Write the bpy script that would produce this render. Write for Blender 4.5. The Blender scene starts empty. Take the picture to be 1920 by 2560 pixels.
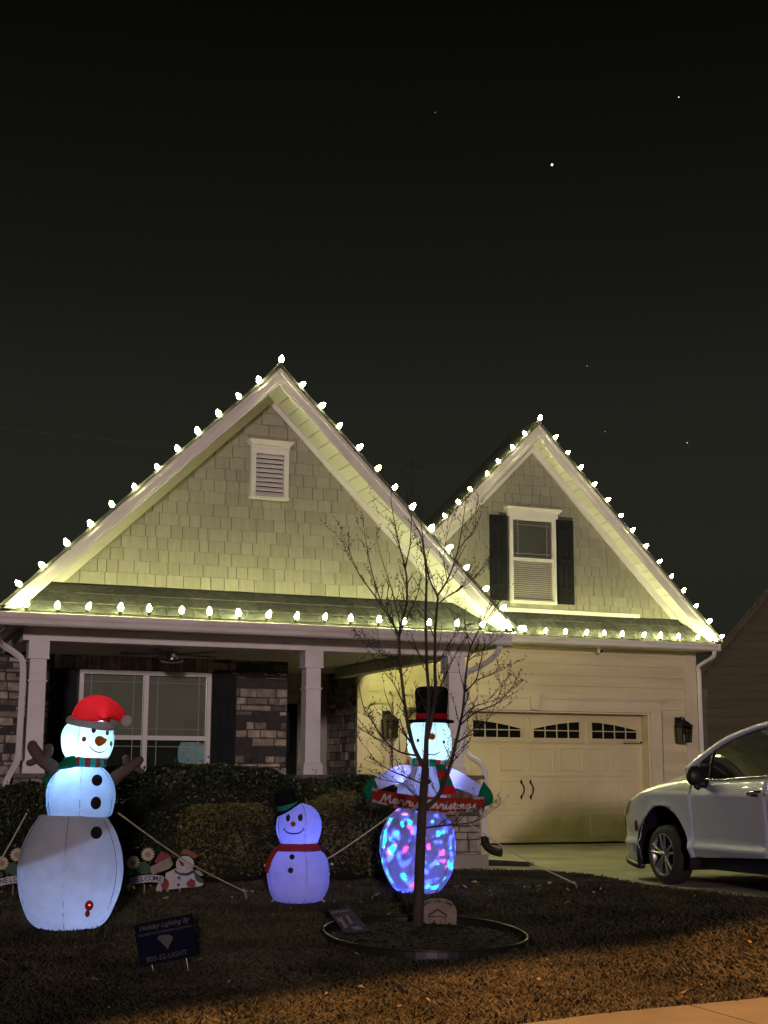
import bpy, math, random
import numpy as np
from mathutils import Vector, Matrix

random.seed(11)
rng = np.random.default_rng(11)
scene = bpy.context.scene
COL = scene.collection
R = math.radians

# ------------------------------------------------------------------ camera
YAW, PITCH, ROLL = R(21.4), R(10.49), R(0.26)
fh = Vector((math.sin(YAW), math.cos(YAW), 0)); rt = Vector((math.cos(YAW), -math.sin(YAW), 0)); zz = Vector((0, 0, 1))
fw = fh * math.cos(PITCH) + zz * math.sin(PITCH)
up = zz * math.cos(PITCH) - fh * math.sin(PITCH)
rt2 = rt * math.cos(ROLL) + up * math.sin(ROLL)
up2 = up * math.cos(ROLL) - rt * math.sin(ROLL)
cam_data = bpy.data.cameras.new('camera')
cam = bpy.data.objects.new('camera', cam_data); COL.objects.link(cam)
m = Matrix((rt2, up2, -fw)).transposed().to_4x4()
m.translation = Vector((0, 0, 1.11))
cam.matrix_world = m
cam_data.sensor_fit = 'VERTICAL'; cam_data.sensor_height = 24.0; cam_data.sensor_width = 18.0
cam_data.lens = 3550.0 / 2560.0 * 24.0
cam_data.clip_start = 0.05; cam_data.clip_end = 6000
scene.camera = cam

# ------------------------------------------------------------------ world: night sky, lens glare of the lights put into its lower band
world = bpy.data.worlds.new('World'); scene.world = world; world.use_nodes = True
nt = world.node_tree; nt.nodes.clear()
wo = nt.nodes.new('ShaderNodeOutputWorld'); bg = nt.nodes.new('ShaderNodeBackground')
tc = nt.nodes.new('ShaderNodeTexCoord'); sx = nt.nodes.new('ShaderNodeSeparateXYZ'); cr = nt.nodes.new('ShaderNodeValToRGB')
nt.links.new(tc.outputs['Generated'], sx.inputs[0]); nt.links.new(sx.outputs['Z'], cr.inputs[0])
e = cr.color_ramp.elements
e[0].position = 0.0; e[0].color = (0.0150, 0.0155, 0.0115, 1)
e[1].position = 0.9; e[1].color = (0.0012, 0.0012, 0.0010, 1)
for p, c in ((0.16, (0.0168, 0.0176, 0.0128, 1)), (0.25, (0.0142, 0.0149, 0.0110, 1)), (0.33, (0.0082, 0.0087, 0.0066, 1)), (0.42, (0.0046, 0.0047, 0.0037, 1)), (0.52, (0.0020, 0.0020, 0.0016, 1))):
    q = e.new(p); q.color = c
nt.links.new(cr.outputs[0], bg.inputs[0]); bg.inputs[1].default_value = 1.0
nt.links.new(bg.outputs[0], wo.inputs[0])

# ------------------------------------------------------------------ one weak, low, slightly pink fill for distant lamps on the street side, not a moon
sun_d = bpy.data.lights.new('street_fill_light', 'SUN'); sun = bpy.data.objects.new('street_fill_light', sun_d); COL.objects.link(sun)
sun_d.energy = 0.9; sun_d.color = (1.0, 0.76, 0.77); sun_d.angle = R(3.0)
az, el = R(-16), R(6)          # comes from the street side, low, a little from the left
d = Vector((-math.sin(az) * math.cos(el), math.cos(az) * math.cos(el), -math.sin(el)))
sun.rotation_euler = d.to_track_quat('-Z', 'Y').to_euler()

# ------------------------------------------------------------------ render settings
vs = scene.view_settings
vs.view_transform = 'Standard'; vs.look = 'None'; vs.exposure = 0.0; vs.gamma = 1.0; vs.use_curve_mapping = False
scene.render.engine = 'CYCLES'
scene.cycles.use_denoising = True
scene.cycles.denoiser = 'OPENIMAGEDENOISE'
scene.cycles.use_light_tree = True
scene.cycles.max_bounces = 6; scene.cycles.diffuse_bounces = 3; scene.cycles.glossy_bounces = 3
scene.cycles.transmission_bounces = 4; scene.cycles.transparent_max_bounces = 12
scene.cycles.caustics_reflective = False; scene.cycles.caustics_refractive = False
scene.cycles.sample_clamp_indirect = 4.0

# ------------------------------------------------------------------ helpers
ORG = {}

def link(o, parent=None):
    COL.objects.link(o)
    if parent is not None:
        o.parent = parent
        ORG[o.name] = ORG[parent.name]
    return o

def thing(name, label, cat, loc=(0, 0, 0), rotz=0.0, group=None, local=False):
    o = bpy.data.objects.new(name, None); COL.objects.link(o)
    o.location = loc; o.rotation_euler = (0, 0, rotz); o.empty_display_size = 0.2
    o['label'] = label; o['category'] = cat
    if group: o['group'] = group
    ORG[o.name] = Vector((0, 0, 0)) if local else Vector(loc)
    return o

def tag(o, label, cat, group=None):
    o['label'] = label; o['category'] = cat
    if group: o['group'] = group
    return o

class MB:
    def __init__(s): s.v = []; s.f = []
    def quad(s, a, b, c, d_):
        n = len(s.v); s.v += [tuple(a), tuple(b), tuple(c), tuple(d_)]; s.f.append((n, n + 1, n + 2, n + 3)); return s
    def tri(s, a, b, c):
        n = len(s.v); s.v += [tuple(a), tuple(b), tuple(c)]; s.f.append((n, n + 1, n + 2)); return s
    def hexa(s, p):   # 8 points: bottom ring 4 (ccw from above), top ring 4
        n = len(s.v); s.v += [tuple(q) for q in p]
        for f in ((3, 2, 1, 0), (4, 5, 6, 7), (0, 1, 5, 4), (1, 2, 6, 5), (2, 3, 7, 6), (3, 0, 4, 7)):
            s.f.append(tuple(n + i for i in f))
        return s
    def box(s, x0, x1, y0, y1, z0, z1):
        return s.hexa([(x0, y0, z0), (x1, y0, z0), (x1, y1, z0), (x0, y1, z0), (x0, y0, z1), (x1, y0, z1), (x1, y1, z1), (x0, y1, z1)])
    def taper(s, cx, cy, z0, z1, w0, w1, d0=None, d1=None):
        d0 = w0 if d0 is None else d0; d1 = w1 if d1 is None else d1
        a, b, c, e_ = w0 / 2, d0 / 2, w1 / 2, d1 / 2
        return s.hexa([(cx - a, cy - b, z0), (cx + a, cy - b, z0), (cx + a, cy + b, z0), (cx - a, cy + b, z0), (cx - c, cy - e_, z1), (cx + c, cy - e_, z1), (cx + c, cy + e_, z1), (cx - c, cy + e_, z1)])
    def prism(s, poly, y0, y1):   # poly in xz (counter-clockwise seen from -y), extruded along y
        n = len(s.v); k = len(poly)
        s.v += [(x, y0, z) for x, z in poly] + [(x, y1, z) for x, z in poly]
        s.f.append(tuple(range(n, n + k))); s.f.append(tuple(range(n + 2 * k - 1, n + k - 1, -1)))
        for i in range(k):
            j = (i + 1) % k
            s.f.append((n + j, n + i, n + k + i, n + k + j))
        return s
    def tube(s, pts, r, n=8, cap=True, flat=1.0):
        pts = [Vector(p) for p in pts]; k = len(pts)
        rs = r if isinstance(r, (list, tuple)) else [r] * k
        base = len(s.v); u = None
        for i, p in enumerate(pts):
            t = (pts[min(i + 1, k - 1)] - pts[max(i - 1, 0)])
            t = t.normalized() if t.length > 1e-9 else Vector((0, 0, 1))
            if u is None:
                u = t.cross(Vector((0, 1, 0)))
                if u.length < .05: u = t.cross(Vector((1, 0, 0)))
            u = (u - t * u.dot(t))
            if u.length < 1e-6: u = t.orthogonal()
            u.normalize(); w = t.cross(u)
            for j in range(n):
                a = 2 * math.pi * j / n
                s.v.append(tuple(p + (u * math.cos(a) + w * math.sin(a) * flat) * rs[i]))
        for i in range(k - 1):
            for j in range(n):
                a = base + i * n + j; b = base + i * n + (j + 1) % n
                s.f.append((a, b, b + n, a + n))
        if cap:
            s.f.append(tuple(base + j for j in range(n - 1, -1, -1)))
            s.f.append(tuple(base + (k - 1) * n + j for j in range(n)))
        return s
    def lathe(s, prof, n=24, c=(0, 0, 0), cap=True, axis='z'):
        base = len(s.v); k = len(prof)
        for r, z in prof:
            for j in range(n):
                a = 2 * math.pi * j / n
                if axis == 'z': s.v.append((c[0] + r * math.cos(a), c[1] + r * math.sin(a), c[2] + z))
                else: s.v.append((c[0] + z, c[1] + r * math.cos(a), c[2] + r * math.sin(a)))
        for i in range(k - 1):
            for j in range(n):
                a = base + i * n + j; b = base + i * n + (j + 1) % n
                s.f.append((a, b, b + n, a + n))
        if cap:
            s.f.append(tuple(base + j for j in range(n - 1, -1, -1)))
            s.f.append(tuple(base + (k - 1) * n + j for j in range(n)))
        return s
    def ball(s, c, r, n=12, m_=8, sc=(1, 1, 1)):
        pr = [(max(1e-4, math.sin(math.pi * i / m_)) * 1.0, -math.cos(math.pi * i / m_)) for i in range(m_ + 1)]
        base = len(s.v); s.lathe(pr, n, (0, 0, 0), cap=False)
        for i in range(base, len(s.v)):
            x, y, z = s.v[i]; s.v[i] = (c[0] + x * r * sc[0], c[1] + y * r * sc[1], c[2] + z * r * sc[2])
        return s
    def xf(s, M):
        s.v = [tuple(M @ Vector(p)) for p in s.v]; return s
    def mesh(s, name, o=Vector((0, 0, 0)), smooth=False):
        me = bpy.data.meshes.new(name)
        me.from_pydata([(x - o.x, y - o.y, z - o.z) for x, y, z in s.v], [], s.f)
        if smooth:
            me.polygons.foreach_set('use_smooth', [True] * len(me.polygons))
        me.update()
        return me
    def build(s, name, mat, parent=None, smooth=False, auto=None):
        o = ORG[parent.name] if parent is not None else Vector((0, 0, 0))
        me = s.mesh(name, o, smooth); me.materials.append(mat)
        ob = bpy.data.objects.new(name, me); link(ob, parent)
        if parent is None: ORG[ob.name] = Vector((0, 0, 0))
        if auto:
            try: me.set_sharp_from_angle(angle=R(auto))
            except Exception: pass
        return ob

def struct(o, kind='structure'):
    o['kind'] = kind; return o

def fast_mesh(name, V, Q, mat, parent=None, kind=None):
    """V (n,3) array, Q (m,k) int array"""
    me = bpy.data.meshes.new(name); V = np.asarray(V, np.float32); Q = np.asarray(Q, np.int32)
    if parent is not None: V = V - np.array(ORG[parent.name], np.float32)
    k = Q.shape[1]
    me.vertices.add(len(V)); me.vertices.foreach_set('co', V.ravel())
    me.loops.add(Q.size); me.loops.foreach_set('vertex_index', Q.ravel())
    me.polygons.add(len(Q)); me.polygons.foreach_set('loop_start', np.arange(0, Q.size, k, dtype=np.int32))
    try: me.polygons.foreach_set('loop_total', np.full(len(Q), k, np.int32))
    except Exception: pass
    me.update(calc_edges=True); me.validate()
    me.materials.append(mat)
    ob = bpy.data.objects.new(name, me); link(ob, parent)
    if parent is None: ORG[ob.name] = Vector((0, 0, 0))
    if kind: ob['kind'] = kind
    return ob

def text_part(name, body, size, mat, parent, M, extrude=0.001, shear=0.0, offset=0.0, align='CENTER', spacing=1.0):
    cu = bpy.data.curves.new(name, 'FONT'); cu.body = body; cu.size = size; cu.extrude = extrude; cu.shear = shear
    cu.offset = offset; cu.align_x = align; cu.align_y = 'CENTER'; cu.space_character = spacing; cu.resolution_u = 3
    t = bpy.data.objects.new(name, cu); COL.objects.link(t)
    dg = bpy.context.evaluated_depsgraph_get(); dg.update()
    me = bpy.data.meshes.new_from_object(t.evaluated_get(dg))
    bpy.data.objects.remove(t)
    me.transform(M); me.name = name; me.materials.clear(); me.materials.append(mat)
    ob = bpy.data.objects.new(name, me); link(ob, parent)
    return ob

def smooth_path(pts, sub=4, closed=False):
    P = [Vector(p) for p in pts]; out = []
    n = len(P)
    for i in range(n - 1):
        p0 = P[max(i - 1, 0)]; p1 = P[i]; p2 = P[i + 1]; p3 = P[min(i + 2, n - 1)]
        for k in range(sub):
            t = k / sub
            out.append(0.5 * ((2 * p1) + (-p0 + p2) * t + (2 * p0 - 5 * p1 + 4 * p2 - p3) * t * t + (-p0 + 3 * p1 - 3 * p2 + p3) * t ** 3))
    out.append(P[-1]); return out

def sm(t):
    t = min(1.0, max(0.0, t)); return t * t * (3 - 2 * t)

def gz(x, y):
    return -0.30 * sm((14.6 - y) / 6.1) * sm((8.0 - x) / 2.6)

# ------------------------------------------------------------------ materials
def mat(name, c, c2=None, scale=4.0, rough=0.6, bump=0.0, bscale=60.0, metal=0.0, spec=0.4, detail=4.0, coat=0.0, obj_var=0.0, stretch=None, coord='Object', sharp=(0.35, 0.65)):
    M = bpy.data.materials.new(name); M.use_nodes = True
    t = M.node_tree; b = t.nodes['Principled BSDF']
    b.inputs['Roughness'].default_value = rough; b.inputs['Metallic'].default_value = metal
    b.inputs['Specular IOR Level'].default_value = spec
    if coat: b.inputs['Coat Weight'].default_value = coat; b.inputs['Coat Roughness'].default_value = 0.04
    tcn = t.nodes.new('ShaderNodeTexCoord'); vec = tcn.outputs[coord]
    if stretch:
        mp = t.nodes.new('ShaderNodeMapping'); mp.inputs['Scale'].default_value = stretch
        t.links.new(vec, mp.inputs[0]); vec = mp.outputs[0]
    c2 = c2 or tuple(min(1, x * 0.86) for x in c)
    nz = t.nodes.new('ShaderNodeTexNoise'); nz.inputs['Scale'].default_value = scale; nz.inputs['Detail'].default_value = detail
    t.links.new(vec, nz.inputs['Vector'])
    rp = t.nodes.new('ShaderNodeValToRGB'); rp.color_ramp.elements[0].position = sharp[0]; rp.color_ramp.elements[1].position = sharp[1]
    rp.color_ramp.elements[0].color = (*c, 1); rp.color_ramp.elements[1].color = (*c2, 1)
    t.links.new(nz.outputs['Fac'], rp.inputs[0]); col = rp.outputs[0]
    if obj_var:
        oi = t.nodes.new('ShaderNodeObjectInfo'); mr = t.nodes.new('ShaderNodeMapRange')
        mr.inputs['To Min'].default_value = 1 - obj_var; mr.inputs['To Max'].default_value = 1 + obj_var
        t.links.new(oi.outputs['Random'], mr.inputs['Value'])
        hs = t.nodes.new('ShaderNodeHueSaturation'); t.links.new(mr.outputs[0], hs.inputs['Value']); t.links.new(col, hs.inputs['Color'])
        col = hs.outputs[0]
    t.links.new(col, b.inputs['Base Color'])
    if bump:
        n2 = t.nodes.new('ShaderNodeTexNoise'); n2.inputs['Scale'].default_value = bscale; n2.inputs['Detail'].default_value = 3
        t.links.new(vec, n2.inputs['Vector'])
        bp = t.nodes.new('ShaderNodeBump'); bp.inputs['Strength'].default_value = bump; bp.inputs['Distance'].default_value = 0.02
        t.links.new(n2.outputs['Fac'], bp.inputs['Height']); t.links.new(bp.outputs[0], b.inputs['Normal'])
    return M

def emit(name, c, s, base=(0.9, 0.9, 0.85)):
    M = bpy.data.materials.new(name); M.use_nodes = True
    b = M.node_tree.nodes['Principled BSDF']; b.inputs['Base Color'].default_value = (*base, 1); b.inputs['Roughness'].default_value = 0.3
    b.inputs['Emission Color'].default_value = (*c, 1); b.inputs['Emission Strength'].default_value = s
    return M

def fabric(name, c, trans=0.5, bump=0.15):
    """thin coated nylon: lets lamp light through from behind"""
    M = bpy.data.materials.new(name); M.use_nodes = True; t = M.node_tree; t.nodes.clear()
    o = t.nodes.new('ShaderNodeOutputMaterial'); mx = t.nodes.new('ShaderNodeMixShader'); mx.inputs[0].default_value = trans
    df = t.nodes.new('ShaderNodeBsdfDiffuse'); tr = t.nodes.new('ShaderNodeBsdfTranslucent')
    tcn = t.nodes.new('ShaderNodeTexCoord'); nz = t.nodes.new('ShaderNodeTexNoise'); nz.inputs['Scale'].default_value = 9; nz.inputs['Detail'].default_value = 6
    rp = t.nodes.new('ShaderNodeValToRGB'); rp.color_ramp.elements[0].position = .3; rp.color_ramp.elements[1].position = .7
    rp.color_ramp.elements[0].color = (*[x * 0.86 for x in c], 1); rp.color_ramp.elements[1].color = (*c, 1)
    t.links.new(tcn.outputs['Object'], nz.inputs['Vector']); t.links.new(nz.outputs['Fac'], rp.inputs[0])
    t.links.new(rp.outputs[0], df.inputs[0]); t.links.new(rp.outputs[0], tr.inputs[0])
    mp = t.nodes.new('ShaderNodeMapping'); mp.inputs['Scale'].default_value = (6, 6, 34)
    n2 = t.nodes.new('ShaderNodeTexNoise'); n2.inputs['Scale'].default_value = 1.0; n2.inputs['Detail'].default_value = 3
    t.links.new(tcn.outputs['Object'], mp.inputs[0]); t.links.new(mp.outputs[0], n2.inputs['Vector'])
    bp = t.nodes.new('ShaderNodeBump'); bp.inputs['Strength'].default_value = bump; bp.inputs['Distance'].default_value = 0.03
    t.links.new(n2.outputs['Fac'], bp.inputs['Height']); t.links.new(bp.outputs[0], df.inputs['Normal'])
    t.links.new(df.outputs[0], mx.inputs[1]); t.links.new(tr.outputs[0], mx.inputs[2]); t.links.new(mx.outputs[0], o.inputs[0])
    return M

def glass(name, refl=0.10, tint=(0.75, 0.8, 0.78)):
    M = bpy.data.materials.new(name); M.use_nodes = True; t = M.node_tree; t.nodes.clear()
    o = t.nodes.new('ShaderNodeOutputMaterial'); mx = t.nodes.new('ShaderNodeMixShader')
    tr = t.nodes.new('ShaderNodeBsdfTransparent'); tr.inputs[0].default_value = (*tint, 1)
    gl = t.nodes.new('ShaderNodeBsdfGlossy'); gl.inputs['Roughness'].default_value = 0.015
    fr = t.nodes.new('ShaderNodeFresnel'); fr.inputs[0].default_value = 1.5
    ad = t.nodes.new('ShaderNodeMath'); ad.operation = 'ADD'; ad.inputs[1].default_value = refl; ad.use_clamp = True
    t.links.new(fr.outputs[0], ad.inputs[0]); t.links.new(ad.outputs[0], mx.inputs[0])
    t.links.new(tr.outputs[0], mx.inputs[1]); t.links.new(gl.outputs[0], mx.inputs[2]); t.links.new(mx.outputs[0], o.inputs[0])
    return M

def leafmat(name, c, c2, scale=6.0):
    M = mat(name, c, c2, scale=scale, rough=0.5, spec=0.3, coord='Object')
    return M

WHITE = mat('white_trim_paint', (0.78, 0.77, 0.75), (0.70, 0.68, 0.65), scale=3, rough=0.5, bump=0.05, bscale=40)
WHITE2 = mat('white_vinyl', (0.76, 0.76, 0.73), (0.70, 0.70, 0.66), scale=2, rough=0.4)
SHINGLE = mat('gable_shingle_paint', (0.335, 0.335, 0.262), (0.29, 0.29, 0.225), scale=5, rough=0.75, bump=0.25, bscale=30, obj_var=0.10, stretch=(6, 6, 0.8))
SHINGLEBACK = mat('gable_backing', (0.10, 0.095, 0.09), rough=0.9)
SOFFIT = mat('soffit_vinyl', (0.86, 0.86, 0.80), (0.82, 0.82, 0.76), scale=2, rough=0.4)
SIDING = mat('lap_siding_paint', (0.63, 0.56, 0.38), (0.53, 0.465, 0.31), scale=1.2, rough=0.65, bump=0.12, bscale=25, obj_var=0.05, stretch=(0.6, 4, 4))
ALMOND = mat('almond_trim_paint', (0.64, 0.56, 0.42), (0.58, 0.51, 0.38), scale=3, rough=0.5, bump=0.05, bscale=40)
DOORPAINT = mat('garage_door_paint', (0.61, 0.53, 0.35), (0.52, 0.445, 0.285), scale=0.9, rough=0.5, bump=0.08, bscale=70)
ROOF = mat('asphalt_shingle', (0.055, 0.06, 0.055), (0.095, 0.10, 0.09), scale=14, rough=0.95, bump=0.5, bscale=120, obj_var=0.22, spec=0.15)
STONE = mat('ledge_stone', (0.38, 0.34, 0.28), (0.20, 0.175, 0.145), scale=9, rough=0.85, bump=0.7, bscale=26, obj_var=0.55, spec=0.2)
MORTAR = mat('mortar', (0.06, 0.055, 0.05), (0.04, 0.037, 0.035), scale=12, rough=0.95, bump=0.4)
SHUTTER = mat('black_shutter_paint', (0.014, 0.016, 0.018), (0.020, 0.022, 0.024), scale=4, rough=0.8, bump=0.06, spec=0.12)
IRON = mat('black_iron', (0.012, 0.012, 0.012), (0.02, 0.018, 0.016), scale=20, rough=0.5, metal=0.3)
GLASS = glass('window_glass', 0.22, (0.92, 0.95, 0.92))
GLASSDARK = glass('garage_window_glass', 0.05, (0.5, 0.5, 0.5))
DARK = mat('dark_interior', (0.006, 0.006, 0.007), (0.009, 0.009, 0.01), scale=3, rough=0.9)
MUNTIN = mat('window_grille', (0.30, 0.30, 0.26), rough=0.6)
BLIND = mat('window_blind', (0.66, 0.66, 0.54), (0.60, 0.60, 0.49), scale=3, rough=0.8)
PANE = mat('dark_door_pane', (0.006, 0.007, 0.008), (0.010, 0.010, 0.011), scale=2, rough=0.03, spec=0.6)
CONC = mat('concrete', (0.45, 0.42, 0.36), (0.31, 0.285, 0.24), scale=1.1, rough=0.85, bump=0.25, bscale=140, detail=8, spec=0.25)
WALK = mat('sidewalk_concrete', (0.25, 0.228, 0.193), (0.20, 0.183, 0.155), scale=2.2, rough=0.85, bump=0.35, bscale=150, detail=8, spec=0.25)
# ================================================================== the setting
SOIL = mat('lawn_soil', (0.056, 0.047, 0.029), (0.080, 0.066, 0.040), scale=3.0, rough=0.95, bump=0.6, bscale=40, detail=8, spec=0.1)
def walk_edge(x):
    return float(np.interp(x, [-50, 3.0, 3.95, 4.49, 5.16, 5.82, 6.6, 7.5, 8.15, 50], [7.50, 7.56, 7.69, 7.84, 7.93, 8.01, 8.30, 8.95, 9.9, 9.9]))
def axis(lo, hi, step, far):
    inner = np.arange(lo, hi + 1e-6, step)
    g = [1, 2.5, 5, 10, 20, 40, 80, 160, far]
    return np.concatenate([[lo - k for k in reversed(g)], inner, [hi + k for k in g]])
gx = axis(-3, 16, 0.2, 600); gy = axis(4, 24, 0.2, 900)
V = []
for y in gy:
    for x in gx:
        z = gz(x, y) - 0.012 + 0.008 * math.sin(x * 2.3 + y) * math.sin(y * 1.7)
        if y < walk_edge(x) - 0.02: z = min(z, -0.36)
        V.append((x, y, z))
nx, ny = len(gx), len(gy)
ii = np.arange(ny - 1)[:, None] * nx + np.arange(nx - 1)[None, :]; ii = ii.ravel()
Q = np.stack([ii, ii + 1, ii + 1 + nx, ii + nx], 1)
ground = struct(fast_mesh('ground', V, Q, SOIL))

# driveway: slabs with open joints, level beside the house, dipping to the street
def slab(name, parent, pts, top, mat_, th=0.10):
    b = MB(); n = len(pts)
    b.v = [(x, y, top(x, y)) for x, y in pts] + [(x, y, top(x, y) - th) for x, y in pts]
    b.f = [tuple(range(n)), tuple(range(2 * n - 1, n - 1, -1))]
    for i in range(n):
        j = (i + 1) % n; b.f.append((j, i, n + i, n + j))
    return b.build(name, mat_, parent)
drive = struct(thing('driveway', 'pale concrete driveway leading to the garage', 'driveway', (0, 0, 0)))
del drive['category']; del drive['label']
dz = lambda x, y: 0.004 - 0.30 * sm((11.0 - y) / 3.2)
J = 0.006
for y0, y1 in ((6.0, 8.2), (8.2, 9.6), (9.6, 11.2), (11.2, 13.0), (13.0, 15.6), (15.6, 18.3), (18.3, 21.3)):
    for x0, x1 in ((8.16, 10.85), (10.85, 13.6)):
        slab('slab', drive, [(x0 + J, y0 + J), (x1 - J, y0 + J), (x1 - J, y1 - J), (x0 + J, y1 - J)], dz, CONC)
path = struct(thing('path', 'concrete path', 'path', (0, 0, 0)))
del path['category']; del path['label']
for y0, y1 in ((15.62, 17.2), (17.2, 18.8), (18.8, 21.0)):
    slab('slab', path, [(6.55, y0 + J), (8.155, y0 + J), (8.155, y1 - J), (6.55, y1 - J)], lambda x, y: 0.003, CONC)
side = struct(thing('sidewalk', 'street sidewalk', 'sidewalk', (0, 0, 0)))
del side['category']; del side['label']
xs = [-6.0, -4.45, -2.9, -1.35, 0.2, 1.75, 2.75, 3.65, 5.165, 6.6, 7.9]
for a, b_ in zip(xs[:-1], xs[1:]):
    a2, b2 = a + 0.007, b_ - 0.007
    k = [a2 + (b2 - a2) * t / 6 for t in range(7)]
    slab('slab', side, [(a2, 6.15), (b2, 6.15)] + [(x, walk_edge(x)) for x in reversed(k)], lambda x, y: -0.30 + 0.01 * (y - 7), WALK, 0.08)
ASPH = mat('asphalt', (0.05, 0.05, 0.05), (0.065, 0.063, 0.06), scale=20, rough=0.9, bump=0.4, bscale=90)
b = MB(); b.box(-60, 60, -5.5, 3.6, -0.50, -0.35); struct(b.build('road', ASPH))
b = MB(); b.box(-60, 60, 3.6, 3.78, -0.50, -0.31); struct(b.build('kerb', WALK))

# ================================================================== the house
house = thing('house', 'pale two gabled house with shingle gables, stone porch and wide garage door, outlined in lights', 'house', (4.9, 16.4, 0))

def chevron(name, ax, az_o, az_i, s, z_o, z_i, y0, y1, m_, parent=None):
    b = MB()
    xo = (az_o - z_o) / s; xi = (az_i - z_i) / s
    for sg in (-1, 1):
        P = [(ax, az_i), (ax + sg * xi, z_i), (ax + sg * xo, z_o), (ax, az_o)]
        if sg < 0: P = P[::-1]
        b.prism(P[::-1] if sg > 0 else P[::-1], y0, y1)
    return b.build(name, m_, parent or house)

def gable(ax, az, s, yf, yw, zfoot, ftop, fbot, zwall, expo, wmin, wmax, holes, nshow, yback, th=0.135):
    # rake boards, in two steps like a boxed cornice
    chevron('rake_board', ax, az, az - th, s, zfoot, zfoot, yf, yf + 0.025, WHITE)
    chevron('rake_trim', ax, az + 0.028, az - 0.030, s, zfoot + 0.03, zfoot + 0.03, yf - 0.028, yf - 0.002, WHITE)
    chevron('rake_moulding', ax, az - th - .002, az - th - .041, s, zfoot + 0.01, zfoot + 0.01, yf + 0.006, yf + 0.03, WHITE2)
    # roof slabs
    w = (az - zfoot) / s + 0.05
    rf = MB()
    for sg in (-1, 1):
        a = (ax, az + 0.035); c = (ax + sg * w, az + 0.035 - s * w)
        P = [a, c, (c[0], c[1] + 0.045), (a[0], a[1] + 0.045)]
        if sg < 0: P = P[::-1]
        rf.prism(P[::-1], yf - 0.045, yback)
    roof = rf.build('roof', ROOF, house)
    ed = MB(); ed.prism([(ax - 0.11, az - 0.04), (ax, az + 0.075), (ax + 0.11, az - 0.04), (ax, az + 0.11)], yf - 0.04, yback); ed.build('ridge_cap', ROOF, roof)
    # soffit panels under the rake overhang
    sf = MB(); t = (az - th - .043)
    L = w * math.sqrt(1 + s * s); pitch_w = 0.185
    bk = MB()
    for sg in (-1, 1):
        bk.hexa([(ax, yf + 0.03, t + 0.02), (ax + sg * (w - .05), yf + .03, t + .02 - s * (w - .05)), (ax + sg * (w - .05), yw, t + .02 - s * (w - .05)), (ax, yw, t + .02),
                 (ax, yf + 0.03, t + 0.03), (ax + sg * (w - .05), yf + .03, t + .03 - s * (w - .05)), (ax + sg * (w - .05), yw, t + .03 - s * (w - .05)), (ax, yw, t + .03)])
    sof = bk.build('soffit', SHINGLEBACK, house)
    n = int(L / pitch_w)
    for sg in (-1, 1):
        for k in range(n):
            d0 = k * pitch_w + 0.006; d1 = (k + 1) * pitch_w - 0.006
            p = []
            for zo in (0, 0.012):
                for (dd, yy) in ((d0, yf + 0.03), (d1, yf + 0.03), (d1, yw - 0.002), (d0, yw - 0.002)):
                    f = dd / math.sqrt(1 + s * s)
                    p.append((ax + sg * f, yy, t + zo - s * f + (0.0 if dd < d1 else 0.004)))
            MB().hexa(p).build('soffit_panel', SOFFIT, sof)
    # frieze board against the wall
    chevron('frieze_board', ax + 0.03, ftop, fbot + 0.04, s, zwall, zwall, yw - 0.05, yw, WHITE)
    chevron('frieze_moulding', ax + 0.03, ftop + 0.01, ftop - 0.045, s, zwall, zwall, yw - 0.085, yw - 0.052, WHITE2)
    # wall backing + shingles
    ap = fbot + 0.09
    wb = MB(); ww = (ap - zwall) / s
    wb.prism([(ax - ww + .03, zwall), (ax + ww + .03, zwall), (ax + 0.03, ap)], yw, yw + 0.12)
    wall = wb.build('gable_wall', SHINGLEBACK, house)
    rest = MB(); cnt = 0; pieces = []
    z = zwall; row = 0
    while z < fbot:
        z1 = z + expo
        half0 = (ap - z) / s; half1 = max(0, (ap - z1) / s)
        x = ax - half0 - random.uniform(0, wmin)
        while x < ax + half0 + .03:
            wdt = random.choice([random.uniform(wmin, wmax), random.uniform(wmin * .8, wmax * 1.3)])
            x0, x1 = x + 0.004, x + wdt - 0.004; x += wdt
            zb = z + random.uniform(-0.004, 0.004)
            c0, c1 = ax + .03 - half0, ax + .03 + half0; e0, e1 = ax + .03 - half1, ax + .03 + half1
            lo = (max(x0, c0), min(x1, c1)); hi = (max(x0, e0), min(x1, e1))
            if lo[1] - lo[0] < 0.02: continue
            if hi[1] < hi[0]: mid = min(max((hi[0] + hi[1]) / 2, lo[0]), lo[1]); hi = (mid, mid)
            if any(h[0] < x0 and x1 < h[1] and h[2] < z and z1 < h[3] for h in holes): continue
            yb_ = yw - 0.020 - random.uniform(0, 0.004); yt = yw - 0.006
            pieces.append(([(lo[0], yb_, zb), (lo[1], yb_, zb), (lo[1], yw, zb), (lo[0], yw, zb), (hi[0], yt, z1 + .004), (hi[1], yt, z1 + .004), (hi[1], yw, z1 + .004), (hi[0], yw, z1 + .004)], (lo[1] - lo[0])))
        z = z1; row += 1
    pieces.sort(key=lambda p: -p[1])
    for k, (p, _) in enumerate(pieces):
        if k < nshow: MB().hexa(p).build('shingle', SHINGLE, wall)
        else: rest.hexa(p)
    if rest.v: struct(rest.build('small_shingles', SHINGLE, wall), 'stuff')
    return wall, len(pieces)

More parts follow.
